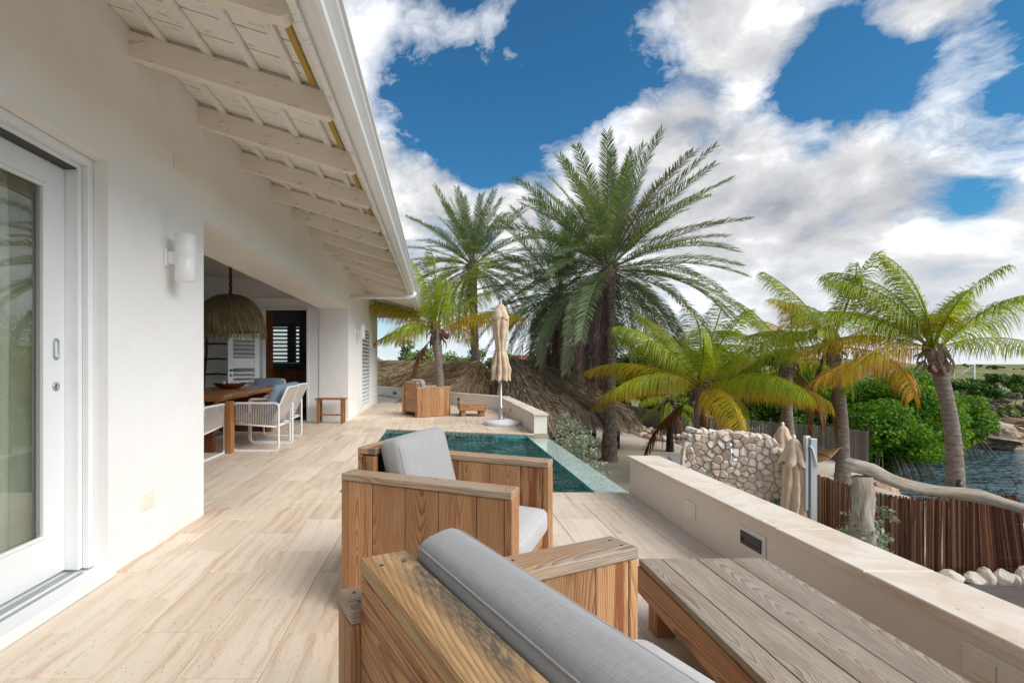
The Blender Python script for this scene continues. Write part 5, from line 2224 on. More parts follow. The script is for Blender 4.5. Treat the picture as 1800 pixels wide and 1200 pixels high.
def palm(name, label, base, crown, rad, kind, fronds, mats, L, seed, wind=None, dead=0, deadmat='date_dead', husk=True, elr=(1.45, -.35), droopr=(.5, 1.3), n=70, group='palms in the garden', extra=(), skirt=True, bend=(0, 0), deadel=(-.35, -1.3)):
    global FR
    bx, by, bz_ = base
    cx, cy, cz_ = crown
    t = thing(name, label, 'palm tree', base, 0, group)
    rg = random.Random(seed)
    pts = []
    for k in range(9):
        f = k / 8
        s_ = math.sin(f * PI)
        pts.append(((cx - bx) * f + bend[0] * s_, (cy - by) * f + bend[1] * s_, (cz_ - bz_) * f - (.25 if k == 0 else 0)))
    trunk_obj(t, pts, rad, {'date': 'date_bark', 'coco': 'coco_bark', 'dark': 'dark_bark'}.get(kind, 'coco_bark'), 'date' if kind == 'date' else 'coco')
    cr = Vector((cx - bx, cy - by, cz_ - bz_))
    k2 = 'date' if kind == 'date' else 'coco'
    for i in range(fronds):
        f = (i + .5) / fronds
        az = i * 2.39996 + rg.uniform(-.25, .25)
        el = elr[0] + (elr[1] - elr[0]) * f ** .85 + rg.uniform(-.10, .10)
        dr = droopr[0] + (droopr[1] - droopr[0]) * f + rg.uniform(-.12, .12)
        if kind == 'date' and el < .05 and abs((az - 1.5 * PI + PI) % (2 * PI) - PI) < .62:
            az += .9 if rg.random() < .5 else -.9
        ln = L * rg.uniform(.88, 1.08) * (.82 + .18 * min(1, f * 4))
        mt = mats(f, rg)
        me = frond_mesh('frond', az, el, ln, dr, mt, k2, wind, seed * 1000 + i, n)
        o = link(bpy.data.objects.new('frond', me), t)
        rr = rad[-1] * .8
        o.location = cr + Vector((math.cos(az) * rr * math.cos(el), math.sin(az) * rr * math.cos(el), .10 * math.sin(el) - .12 * f))
        FR += 1
    for (az, el, ln, dr, mt, wk) in extra:
        me = frond_mesh('frond', az, el, ln, dr, mt, k2, (wind[0], wk) if wind else None, seed * 1000 + 500 + int(az * 10), n)
        o = link(bpy.data.objects.new('frond', me), t)
        o.location = cr
    for i in range(dead):
        az = i * 2.39996 + rg.uniform(-.3, .3)
        if kind == 'date':
            az = math.radians(rg.uniform(135, 238))
        el = rg.uniform(*deadel)
        me = frond_mesh('dead_frond', az, el, L * rg.uniform(.7, .95), rg.uniform(.9, 1.4), deadmat, k2, None, seed * 1000 + 700 + i, n, True, .8)
        o = link(bpy.data.objects.new('dead_frond', me), t)
        o.location = cr + Vector((0, 0, -.2))
    if husk:
        # old leaf bases and fibre at the crown
        cur = []
        r2 = np.random.default_rng(seed)
        for k in range(90 if kind == 'date' else 42):
            a = r2.random() * 2 * PI
            z0 = r2.uniform(-.55, .12) * (1 if kind == 'date' else .8)
            tt = np.linspace(0, 1, 5)
            if kind == 'date':
                rr = rad[-1] * .8 + tt * r2.uniform(.10, .30)
                hh = z0 + tt * r2.uniform(.0, .35) - tt ** 2 * .25
            else:
                rr = rad[-1] * .9 + np.sin(tt * 2.2) * r2.uniform(.06, .20)
                hh = z0 + .15 - tt * r2.uniform(.10, .48)
            aa = a + (r2.random() - .5) * .5 * tt
            cur.append(np.stack([rr * np.cos(aa), rr * np.sin(aa), hh], -1) + np.array(cr))
        V, F, U = strips(cur, .075 if kind != 'date' else .06, .012, seed)
        link(bpy.data.objects.new('leaf_bases', fast_mesh('leaf_bases', V, F, 'trunk_husk' if kind != 'date' else 'date_dead', False, U)), t)
    return t


def date_mats(f, rg):
    if f > .85:
        return 'date_grey' if rg.random() < .35 else 'date_green'
    return 'date_grey' if rg.random() < .10 else 'date_green'


# positions come from the garden plan: (x, y) on the sand, crown heights above the terrace floor
palm('date_palm', 'tallest broad date palm with rough dark trunk standing in front of the thatched roof', (5.08, 14.6, ZG), (5.10, 14.7, 4.05), [.23, .185, .165, .16, .165, .21], 'date', 98, date_mats, 3.8, 3, dead=20, n=112, elr=(1.50, -.72), droopr=(.25, .95), deadel=(-.75, -1.45))
palm('date_palm', 'date palm crown rising just left behind the tallest palm over the thatch', (4.35, 17.8, ZG), (4.35, 17.8, 3.75), [.22, .18, .17, .17, .21], 'date', 60, date_mats, 3.7, 4, dead=18, n=95, elr=(1.45, -.80), droopr=(.35, 1.05), deadel=(-.9, -1.5))
palm('date_palm', 'slender distant date palm rising behind the left thatched roof', (1.75, 21.5, ZG), (1.50, 21.5, 5.50), [.22, .19, .17, .17, .21], 'date', 66, date_mats, 3.5, 5, dead=8, n=95, elr=(1.50, -.55), droopr=(.25, .85), deadel=(-.6, -1.3))


def coco_mats(f, rg):
    if f > .78:
        return rg.choice(['coco_yellow', 'coco_yellow', 'coco_green'])
    if f > .45:
        return rg.choice(['coco_green', 'coco_yellow', 'coco_green'])
    return 'coco_green'


WIND = (math.radians(195), .30)
R_ = math.radians
palm('coconut_palm', 'leafy coconut palm with orange leaf stems beside the left thatched roof', (.07, 14.2, ZG), (-.06, 14.2, 2.15), [.15, .125, .115, .12, .15], 'coco', 17, coco_mats, 2.6, 21, (R_(185), .22), 2, 'coco_dead', elr=(1.50, .30), droopr=(.5, .95), n=110,
     extra=((R_(2), .55, 2.3, .75, 'coco_yellow', .0), (R_(178), .15, 1.9, .85, 'coco_yellow', 0)), bend=(.10, 0))
palm('coconut_palm', 'low wide coconut palm with yellow lower fronds behind the stone shower wall', (6.36, 12.0, ZG), (6.36, 12.0, .62), [.17, .135, .13, .15], 'coco', 17, coco_mats, 2.75, 22, (R_(192), .22), 3, 'rust_dead', elr=(1.48, .12), droopr=(.7, 1.15), n=120,
     extra=((R_(-8), .32, 2.4, 1.0, 'coco_yellow', 0), (R_(186), .32, 2.5, .9, 'coco_yellow', 0), (R_(205), .50, 2.5, 1.2, 'coco_yellow', 0)))
palm('coconut_palm', 'tattered coconut palm with orange hanging fronds left of the mangrove', (9.55, 13.2, ZG), (9.42, 13.3, 1.30), [.16, .13, .12, .13], 'coco', 12, lambda f, rg: rg.choice(['coco_yellow', 'coco_green', 'coco_orange', 'coco_green']), 2.3, 23, (R_(188), .50), 4, 'coco_dead', elr=(1.45, -.05), droopr=(.6, 1.1), n=96, bend=(-.12, 0))
palm('coconut_palm', 'coconut palm with slim grey trunk and the hammock tied to it', (9.15, 11.2, ZG), (8.98, 11.3, 1.65), [.18, .12, .10, .10, .12], 'coco', 11, lambda f, rg: rg.choice(['coco_yellow', 'coco_green', 'coco_yellow', 'coco_orange']) if f > .3 else 'coco_green', 2.25, 24, (R_(190), .55), 2, 'coco_dead', elr=(1.4, .0), droopr=(.6, 1.0), n=96, bend=(.14, 0))
palm('coconut_palm', 'windswept coconut palm with thick ringed trunk standing right by the water', (10.45, 10.0, ZG), (10.02, 10.0, 1.46), [.18, .135, .122, .118, .14], 'coco', 3, lambda f, rg: 'coco_green', 2.2, 25, (R_(182), .25), 0, 'coco_dead', elr=(1.35, .75), droopr=(.6, .9), n=92,
     extra=((R_(184), 1.05, 2.75, 1.15, 'coco_green', .2), (R_(170), 1.25, 2.7, 1.25, 'coco_green', .4), (R_(200), 1.38, 2.4, 1.0, 'coco_green', .5), (R_(150), 1.45, 2.0, .55, 'coco_green', .3), (R_(20), 1.25, 1.9, 1.35, 'coco_green', 0),
            (R_(3), .62, 2.5, .30, 'coco_green', 0), (R_(-12), .42, 2.0, .95, 'coco_green', 0), (R_(182), .62, 3.0, .85, 'coco_green', 0), (R_(190), .06, 2.9, .62, 'coco_orange', 0), (R_(195), .25, 2.6, 1.05, 'coco_yellow', 0), (R_(174), .40, 2.7, .95, 'coco_yellow', 0), (R_(120), .9, 2.0, .9, 'coco_green', .2), (R_(255), 1.1, 1.9, 1.1, 'coco_green', .3)), bend=(.16, 0))
palm('young_palm', 'thin young palm with a black trunk between the big date palm and the shower wall', (7.75, 16.5, ZG), (7.75, 16.5, -.05), [.13, .10, .10, .12], 'dark', 12, lambda f, rg: 'coco_green', 1.5, 26, None, 3, 'coco_dead', elr=(1.3, -.5), droopr=(.8, 1.4), n=40)
nut = rock_mesh('coconut', .085, .085, .105, 5, 'coconut_husk', 3, .05)
for k, (x, y, z) in enumerate(((6.60, 11.80, .42), (6.52, 11.78, .34), (6.68, 11.86, .36), (9.84, 9.84, 1.08), (9.93, 9.80, 1.02), (.18, 14.05, 2.02), (.26, 14.1, 1.96))):
    o = link(bpy.data.objects.new('coconut', nut))
    o.location = (x, y, z)
    o.rotation_euler = (.3 * k, .2, k)
    tag(o, ('brown coconut under the crown of the low wide palm behind the shower wall', 'brown coconut under the crown of the windswept palm by the water', 'brown coconut under the crown of the palm beside the left thatched roof')[0 if k < 3 else 1 if k < 5 else 2], 'coconut', ('coconuts on the low wide palm', 'coconuts on the windswept palm', 'coconuts on the left palm')[0 if k < 3 else 1 if k < 5 else 2])


# ------------------------------------------------------------------ broadleaf foliage
def leaves(n, ell, size, seed, shell=.62, asp=.5, up=.35):
    """leaf quads (folded pairs) through the volume of several ellipsoids ell=(cx,cy,cz,rx,ry,rz)"""
    rg = np.random.default_rng(seed)
    E = np.array(ell, dtype=float)
    w = (E[:, 3] * E[:, 4] * E[:, 5]) ** .7
    idx = rg.choice(len(E), n, p=w / w.sum())
    d_ = rg.normal(size=(n, 3))
    d_ /= np.linalg.norm(d_, axis=1, keepdims=True)
    r = shell + (1 - shell) * rg.random(n) ** .6
    r *= 1 + .10 * np.sin(d_[:, 0] * 9 + idx) * np.sin(d_[:, 2] * 8 + idx * 2)
    P = E[idx, :3] + d_ * r[:, None] * E[idx, 3:]
    # small sprigs: neighbouring leaves share a centre
    nrm = d_ + rg.normal(0, .55, (n, 3)) + np.array([0, 0, up])
    nrm /= np.linalg.norm(nrm, axis=1, keepdims=True)
    a = np.cross(nrm, rg.normal(size=(n, 3)))
    a /= np.linalg.norm(a, axis=1, keepdims=True)
    b = np.cross(nrm, a)
    s = size * rg.uniform(.6, 1.35, n)
    A = a * s[:, None]
    B = b * (s * asp)[:, None]
    V = np.stack([P - A, P + B + nrm * (s * .12)[:, None], P + A, P - B + nrm * (s * .12)[:, None]], 1).reshape(-1, 3)
    F = np.arange(n * 4).reshape(n, 4)
    U = np.repeat(np.stack([np.full(n, .5), rg.random(n), np.zeros(n)], -1), 4, axis=0)
    return V, F, U


def clumps(c, r, n, seed, flat=.75, rr=(.28, .5)):
    rg = random.Random(seed)
    out = []
    for _ in range(n):
        while True:
            p = Vector((rg.uniform(-1, 1), rg.uniform(-1, 1), rg.uniform(-1, 1)))
            if p.length < 1:
                break
        k = rg.uniform(*rr) * min(r)
        out.append((c[0] + p.x * r[0] * .78, c[1] + p.y * r[1] * .78, c[2] + p.z * r[2] * .78, k * 1.15, k * 1.15, k * flat))
    return out


def limbs(parent, root, tips, r0, mat, seed=0, name='branch'):
    rg = random.Random(seed)
    mb = MB()
    for tp_ in tips:
        a, b = Vector(root), Vector(tp_)
        pts = []
        for k in range(6):
            f = k / 5
            p = a.lerp(b, f) + Vector((rg.uniform(-1, 1), rg.uniform(-1, 1), rg.uniform(-.5, .8))) * .08 * (b - a).length * math.sin(f * PI)
            pts.append(p)
        mb.tube(pts, [r0 * (1 - .8 * k / 5) for k in range(6)], 6)
    return mb.build(name, mat, parent)


def bush(name, label, cat, base, c, r, nleaf, size, mat, seed, ncl=14, group=None, trunk='branch', tr=.05, ntips=7, shell=.55, asp=.5, rr=(.28, .5)):
    t = thing(name, label, cat, base, 0, group)
    rel_c = (c[0] - base[0], c[1] - base[1], c[2] - base[2])
    cl = clumps(rel_c, r, ncl, seed, rr=rr)
    V, F, U = leaves(nleaf, cl, size, seed, shell, asp)
    o = link(bpy.data.objects.new('crown', fast_mesh('crown', V, F, mat, False, U)), t)
    rg = random.Random(seed)
    tips = [(q[0], q[1], q[2]) for q in rg.sample(cl, min(ntips, len(cl)))]
    limbs(t, (0, 0, -.1), tips, tr, trunk, seed, 'trunk')
    return t


# mangroves over the water
mg = 'mangroves along the bay'
for k, (x, y, rx, ry, rz, zc, nl, lab) in enumerate((
        (13.5, 15.1, 1.5, 1.3, 1.20, -1.0, 10000, 'bright green mangrove nearest the slim palm trunk, its foliage touching the water'),
        (15.9, 17.1, 2.1, 1.6, 1.65, -.50, 15000, 'large glossy mangrove in the middle of the bay bank left of the windswept palm trunk'),
        (18.9, 18.6, 1.75, 1.4, 1.35, -.85, 11000, 'yellow green mangrove behind the windswept palm trunk'),
        (14.0, 18.6, 1.9, 1.6, 1.75, -.10, 9000, 'dark mangrove rising behind the slim palm trunk'))):
    t = bush('mangrove', lab, 'mangrove', (x, y, ZW), (x, y, zc), (rx, ry, rz), int(nl * 1.7), .052, 'mangrove_leaf', 60 + k, 30, mg, 'branch', .06, 9, .5, .62)
    rg = random.Random(k)
    mb = MB()
    for q in range(26):
        a = rg.uniform(PI, 2 * PI) if q < 20 else rg.uniform(0, PI)
        r1 = rg.uniform(.55, .95)
        x1, y1 = math.cos(a) * rx * r1, math.sin(a) * ry * r1
        p0 = (x1 * .45, y1 * .45, zc - ZW - .2)
        p1 = (x1 * .85, y1 * .85, .35)
        p2 = (x1 * 1.03, y1 * 1.03, -.2)
        mb.tube([p0, p1, p2], [.02, .017, .012], 5)
    mb.build('prop_roots', 'branch', t)

# hedge trees behind the bamboo fence
hedge_pos = [(8.6, 25.0, 2.1, 1.9, .45), (10.6, 23.0, 2.1, 2.0, .75), (12.4, 21.5, 1.8, 1.9, .70), (13.6, 19.9, 1.5, 1.7, .3), (7.2, 26.5, 2.1, 2.2, .85), (11.6, 19.2, 1.35, 1.2, -.45), (9.6, 20.6, 1.2, 1.0, -.65), (6.0, 24.5, 2.0, 1.9, .35), (12.2, 17.2, 1.1, 1.0, -.70)]
hl = ['bushy green tree behind the thin young palm and bamboo fence', 'rounded green tree above the bamboo fence behind the low wide palm', 'dense green tree behind the tattered coconut palm', 'dark green tree next to the mangroves behind the slim palm',
      'tall green tree peeping above the low wide palm', 'creeper covered shrub hanging over the bamboo fence behind the shower wall', 'low creeper hanging over the bamboo fence right of the young palm', 'shadowy green tree between the two date palm trunks', 'dark creeper over the right end of the bamboo fence']
for k, ((x, y, rr, rz, zc), lab) in enumerate(zip(hedge_pos, hl)):
    bush('hedge_tree', lab, 'tree', (x, y, ZG), (x, y, zc), (rr, rr * .8, rz), 8500, .09, 'hedge_leaf', 80 + k, 16, 'green trees behind the bamboo fence', 'dark_bark', .07, 7, .45, .6)

# scrub behind the left thatch
sp = [(-4.2, 33, 2.4, 1.5, .95), (-2.0, 35, 2.2, 1.7, 1.25), (.6, 34, 2.2, 1.5, 1.05), (3.2, 36, 2.1, 1.4, .9), (5.6, 38, 2.2, 1.3, .9), (-.8, 30, 1.6, 1.3, .75), (7.6, 34, 2.2, 1.4, .6)]
sl = ['pale green scrub bush at the villa corner beyond the thatched roof', 'largest pale scrub tree beyond the left thatched roof behind the coconut palm', 'airy scrub tree between the coconut palm and slender date palm trunks', 'scrub bush just right of the slender date palm trunk', 'distant scrub behind the parasol top', 'low scrub just above the thatched ridge beside the coconut trunk', 'distant scrub behind the hanging date fronds']
for k, ((x, y, rr, rz, zc), lab) in enumerate(zip(sp, sl)):
    bush('scrub_tree', lab, 'tree', (x, y, ZG), (x, y, zc), (rr, rr * .7, rz), 2600, .12, 'scrub_leaf', 110 + k, 13, 'scrub trees beyond the thatched roofs', 'branch', .06, 9, .3, .55)

# silvery shrubs along the terrace foot
sv_ = [(2.42, 8.6, .42, .95, -.62, 900), (2.50, 7.4, .40, .80, -.72, 800), (2.72, 9.6, .5, 1.0, -.60, 1000), (2.45, 6.2, .36, .62, -.85, 600), (3.35, 8.0, .30, .50, -1.05, 420), (2.42, 5.35, .30, .42, -1.0, 380), (5.35, 7.55, .30, .42, -1.12, 420), (5.70, 6.55, .38, .40, -1.02, 700), (5.25, 6.10, .34, .34, -1.12, 600), (2.9, 11.2, .55, .95, -.7, 900)]
svl = ['tall silvery shrub against the outer end of the pool overflow edge', 'silvery shrub halfway along the pool overflow edge', 'silvery shrub below the parapet tip beside the pool', 'silvery shrub near the near end of the pool overflow edge', 'small silvery shrub at the foot of the big date palm', 'lowest silvery shrub just behind the end of the front parapet', 'silvery shrub at the right foot of the stone shower wall', 'silvery shrub in front of the reed fence left of the driftwood post', 'low silvery shrub behind the parapet left of the driftwood post', 'silvery shrub under the edge of the thatched roof']
for k, ((x, y, rr, rz, zc, nl), lab) in enumerate(zip(sv_, svl)):
    bush('silver_shrub', lab, 'shrub', (x, y, ZG), (x, y, zc), (rr, rr, rz), nl, .034, 'silver_leaf', 140 + k, 20, 'silvery shrubs by the terrace', 'branch', .014, 16, .2, .55, (.22, .42))

# far shore: dry scrub and green belt
fs = []
rg = random.Random(9)
for k in range(34):
    x = 19.2 + (k // 2) * .95 + rg.uniform(-.3, .3)
    y = 21.6 + (k % 2) * 1.6 + rg.uniform(0, .8)
    fs.append((x, y, rg.uniform(.7, 1.05), rg.uniform(.34, .52), 'dry_scrub' if k % 4 else 'scrub_leaf', 1100, .065))
for k in range(54):
    x = 30 + k * .62 + rg.uniform(-.4, .4)
    y = 29.5 + (k % 3) * 2.0 + rg.uniform(0, 1)
    fs.append((x, y, rg.uniform(1.1, 1.6), rg.uniform(.65, .95), 'hedge_leaf' if k % 4 else 'scrub_leaf', 1000, .12))
for k in range(34):
    x = 84 + k * 1.15 + rg.uniform(-.6, .6)
    fs.append((x, rg.uniform(78, 104), rg.uniform(.6, 1.3), rg.uniform(.25, .5), 'hill', 240, .16))
for k, (x, y, rr, rz, mt, nl, sz) in enumerate(fs):
    zb = float(ground_z(x, y))
    near_ = mt == 'dry_scrub'
    if mt == 'hill':
        bush('hill_shrub', 'tiny dark shrub dotted on the dry hill on the horizon', 'bush', (x, y, zb), (x, y, zb + rz * .6), (rr, rr, rz), nl, sz, 'hedge_leaf', 400 + k, 5, 'dark shrubs on the dry hill', 'branch', .03, 3, .3, .5)
        continue
    lab = 'dry twiggy scrub on the limestone bank across the bay' if near_ else ('pale green scrub across the bay' if mt == 'scrub_leaf' else 'dark green bush in the belt behind the far bank')
    bush('shore_bush', lab, 'bush', (x, y, zb), (x, y, zb + rz * .7), (rr, rr, rz), nl, sz, mt, 200 + k, 9, 'dry scrub on the far bank' if near_ else ('pale scrub across the bay' if mt == 'scrub_leaf' else 'dark bushes behind the far bank'), 'branch', .03, 5, .3, .5)

# limestone bank rocks
rg = random.Random(31)
for k in range(26):
    me = rock_mesh('shore_rock', rg.uniform(.7, 1.5), rg.uniform(.5, .9), rg.uniform(.42, .75), 300 + k, 'shore_rock', 4, .35, .42)
    o = link(bpy.data.objects.new('shore_rock', me))
    f = k / 25
    o.location = (17.8 + f * 15 + rg.uniform(-.3, .3), 20.6 - f * 1.6 + rg.uniform(-.3, .6) + (1.0 if k % 2 else 0), -1.95 + (.42 if k % 2 else 0) + rg.uniform(-.1, .1))
    o.rotation_euler = (rg.uniform(-.2, .2), rg.uniform(-.2, .2), rg.uniform(0, 6))
    tag(o, *(('weathered tan limestone rock in the upper tier of the bank across the bay', 'rock', 'upper limestone rocks of the far bank') if k % 2 else ('weathered tan limestone rock at the waterline of the bank across the bay', 'rock', 'waterline limestone rocks of the far bank')))
for k, (x, y, s_) in enumerate(((11.15, 12.6, .34), (10.75, 11.9, .28), (11.1, 11.3, .3), (10.5, 12.6, .26), (10.9, 10.9, .27), (11.6, 13.4, .3), (11.35, 10.4, .28), (11.55, 9.85, .32), (8.95, 7.2, .30), (9.25, 7.7, .34), (9.7, 7.9, .28), (10.6, 8.8, .35), (8.75, 6.75, .24), (9.9, 8.6, .3))):
    me = rock_mesh('shore_stone', s_ * 1.2, s_, s_ * .62, 400 + k, 'pink_stone', 3, .3)
    o = link(bpy.data.objects.new('shore_stone', me))
    o.location = (x, y, float(ground_z(x, y)) + s_ * .15)
    o.rotation_euler = (0, 0, k)
    tag(o, 'pinkish boulder at the waterline beyond the reed fence' if k < 8 else 'pinkish boulder on the sand at the right end of the reed fence', 'rock', 'boulders at the waterline' if k < 8 else 'boulders by the reed fence end')

# ------------------------------------------------------------------ thatched shelters
def thatch_faces(parent, faces, n_per, mat, seed, length=.42, lmax=.14):
    """faces: list of (top_a, top_b, eave_b, eave_a); straw laid from ridge to eave"""
    rg = np.random.default_rng(seed)
    cur = []
    mb = MB()
    for fi, (ta, tb, eb, ea) in enumerate(faces):
        ta, tb, eb, ea = [np.array(q, dtype=float) for q in (ta, tb, eb, ea)]
        nrm = np.cross(tb - ta if np.linalg.norm(tb - ta) > .01 else eb - ea, ea - ta)
        nrm /= np.linalg.norm(nrm)
        if nrm[2] < 0:
            nrm = -nrm
        n = n_per[fi]
        u = rg.random(n)
        v = rg.random(n) ** .9
        tt = np.linspace(0, 1, 4)
        for k in range(n):
            top = ta + (tb - ta) * u[k]
            bot = ea + (eb - ea) * u[k]
            dv = bot - top
            sl_ = np.linalg.norm(dv)
            dv /= sl_
            drift = (eb - ea) / (np.linalg.norm(eb - ea) + 1e-6) * rg.normal(0, .09)
            st_ = v[k] * sl_
            ln = length * rg.uniform(.6, 1.3)
            lift = rg.uniform(.02, lmax)
            p = top + dv * st_
            pts = p + np.outer(tt * ln, dv + drift) + np.outer(lift * (.3 + .7 * tt) + .05 * np.sin(u[k] * 40 + v[k] * 20) * .5, nrm)
            over = np.clip(st_ + tt * ln - sl_, 0, None)
            pts[:, 2] -= over * .55
            cur.append(pts)
        q = [ta, tb, eb, ea] if np.linalg.norm(tb - ta) > .01 else [ta, eb, ea]
        mb.add([tuple(x_) for x_ in q], [tuple(range(len(q)))])
    V, F, U = strips(cur, .042, .012, seed)
    mb.build('roof', 'thatch_dark', parent)
    o = link(bpy.data.objects.new('thatch', fast_mesh('thatch', V, F, mat, False, U)), parent)
    tag(o, kind='stuff')


def sub(p, o):
    return tuple(a - b for a, b in zip(p, o))


def shelter(label, base, faces, n_per, mat, seed, posts, group='thatched beach shelters', length=.42):
    t = thing('thatched_shelter', label, 'shelter', base, 0, group)
    thatch_faces(t, [[sub(p, base) for p in f] for f in faces], n_per, mat, seed, length)
    for (x, y, h) in posts:
        mb = MB()
        mb.tube([(x - base[0], y - base[1], -.15), (x - base[0] + .02, y - base[1], (h - base[2]) * .5), (x - base[0], y - base[1], h - base[2])], .085, 8, jit=.08)
        mb.build('post', 'dark_bark', t)
    return t


A = (1.36, 16.0, 1.24)
C1 = (.45, 15.0, .40)
C2 = (1.92, 15.0, .38)
Bq = (-3.0, 24.0, 1.30)
EL = (-4.9, 22.4, .30)
ER = (-1.2, 25.0, .40)
shelter('long tan thatched roof with a hipped end behind the far terrace wall on the left', (.5, 18, ZG),
        [(Bq, A, C1, EL), (A, A, C2, C1), (A, Bq, ER, C2)], [11000, 3200, 2500], 'thatch', 51, [(.75, 15.5, .5), (1.7, 15.5, .5), (1.3, 18.5, .5), (-2.6, 21.8, .5)])
r0, r1 = (2.30, 15.8, 1.40), (5.0, 18.9, .86)
e0, e1, e2, e3 = (1.72, 14.2, .22), (2.55, 12.7, -.12), (6.55, 16.8, -.52), (6.6, 20.2, -.4)
shelter('darker grey brown thatched roof spreading behind the parasol and the big date palm', (4, 16, ZG),
        [(r0, r1, e2, e1), (r0, r0, e1, e0), (r1, r1, e3, e2), (r1, r0, e0, e3)], [16000, 2600, 4000, 1200], 'thatch_dark', 52, [(2.9, 13.4, .0), (4.5, 14.9, -.2), (6.1, 16.8, -.3), (6.0, 19, -.3), (3.4, 16.4, .9)], length=.5)
# dark bar front under the right hand roof
bf = thing('beach_bar', 'dark timber bar front in the shade under the grey brown thatched roof', 'bar', (5.2, 17.8, ZG))
for k in range(9):
    d0 = Vector((.70, .72, 0)).normalized()
    board('wall_plank', 'dark_slab', (-1.9 + d0.x * k * .42, -1.6 + d0.y * k * .42, .55), (0, 0, 1), d0, (1.1, .41, .04), bf, .004)

# ------------------------------------------------------------------ grey bamboo fence
gf = thing('bamboo_fence', 'grey weathered bamboo cane fence at the back of the sandy garden', 'fence', (9.5, 18.5, ZG))
poly = [(6.9, 24.4), (8.15, 22.3), (8.85, 19.0), (10.9, 16.2), (11.75, 14.9), (12.1, 13.9)]
tops = [1.15, 1.12, .98, .98, 1.0, 1.0]
rg = random.Random(5)
for i in range(len(poly) - 1):
    a, b = Vector((*poly[i], 0)), Vector((*poly[i + 1], 0))
    ln = (b - a).length
    n = int(ln / .036)
    mb = MB()
    for k in range(n):
        f = (k + .5) / n
        p = a.lerp(b, f)
        h = tops[i] + (tops[i + 1] - tops[i]) * f + rg.uniform(-.03, .02)
        r = rg.uniform(.015, .021)
        u_ = rg.random()
        x, y = p.x - 9.5 + rg.uniform(-.006, .006), p.y - 18.5 + rg.uniform(-.006, .006)
        V = [(x + r * math.cos(q * 2.094 + 1), y + r * math.sin(q * 2.094 + 1), z) for z in (-.1, h) for q in range(3)]
        mb.add(V, [(0, 1, 4, 3), (1, 2, 5, 4), (2, 0, 3, 5), (3, 4, 5)], False, [(.5, u_, 0)] * 6)
    tag(mb.build('canes', 'bamboo_grey', gf), kind='stuff')
    board('post', 'dark_bark', (b.x - 9.5 + .03, b.y - 18.5 + .06, .5), (0, 0, 1), (1, 0, 0), (1.2, .07, .07), gf, .005)

# loose stones along its foot
rg = random.Random(6)
sm = [rock_mesh('border_stone', rg.uniform(.13, .22), rg.uniform(.11, .17), rg.uniform(.08, .13), 500 + k, 'pink_stone' if k % 2 else 'coral_stone', 2, .3) for k in range(8)]
for k in range(86):
    f = k / 85
    if f < .8:
        a, b = Vector((7.7, 22.0, 0)), Vector((8.55, 18.7, 0))
        p = a.lerp(b, f / .8)
    else:
        a, b = Vector((8.55, 18.7, 0)), Vector((9.6, 17.2, 0))
        p = a.lerp(b, (f - .8) / .2)
    o = link(bpy.data.objects.new('border_stone', sm[k % 8]))
    lay = k % 3
    o.location = (p.x - .05 - .22 * (lay == 1) + rg.uniform(-.08, .08), p.y - .15 * (lay == 1) + rg.uniform(-.1, .1), ZG + .06 + (.17 if lay == 2 else 0) + rg.uniform(0, .04))
    s_ = rg.uniform(.75, 1.35)
    o.scale = (s_, s_, s_)
    o.rotation_euler = (rg.uniform(-.4, .4), rg.uniform(-.4, .4), rg.uniform(0, 6))
    tag(o, ('pale cream' if k % 2 == 0 else 'pinkish brown') + (' loose stone lying on top of the row along the bamboo fence foot' if lay == 2 else ' loose stone on the sand in the row along the bamboo fence foot'), 'stone', ('pale' if k % 2 == 0 else 'pinkish') + (' upper' if lay == 2 else ' lower') + ' stones along the bamboo fence')
for k, (x, y, s_, lab) in enumerate(((5.15, 11.95, .20, 'mossy round boulder on the sand left of the sun loungers'),)):
    o = link(bpy.data.objects.new('boulder', rock_mesh('boulder', s_ * 1.1, s_, s_ * .95, 77, 'moss_stone', 3, .2)))
    o.location = (x, y, ZG + .12)
    tag(o, lab, 'boulder')
rg = random.Random(8)
for k in range(26):
    o = link(bpy.data.objects.new('border_stone', sm[k % 8]))
    x, y = [(2.55 + rg.uniform(0, .7), 5.2 + k * .28), (5.3 + rg.uniform(0, 1.6), 11.6 + rg.uniform(-.7, .6))][k % 2]
    o.location = (x, y, ZG + .04)
    s_ = rg.uniform(.6, 1.1)
    o.scale = (s_, s_, s_)
    o.rotation_euler = (0, 0, rg.uniform(0, 6))
    tag(o, 'pinkish stone on the sand among the silvery shrubs' if k % 2 == 0 else 'pinkish stone on the sand beside the sun loungers', 'stone', 'stones among the silvery shrubs' if k % 2 == 0 else 'stones beside the sun loungers')

# ------------------------------------------------------------------ stone shower wall
sw = thing('shower_wall', 'free standing coral stone wall with rounded top for the garden shower', 'wall', (4.73, 8.0, ZG), math.radians(-20))
SWW, SWH, SWT = 1.40, 1.80, .36


def top_h(x):
    """height of the wall at local x (-.7 .. .7)"""
    f = (x + SWW / 2) / SWW
    return SWH - .06 * f - .55 * max(0, (f - .82) / .18) ** 2.2 * .55 - .30 * max(0, (.06 - f) / .06) ** 2


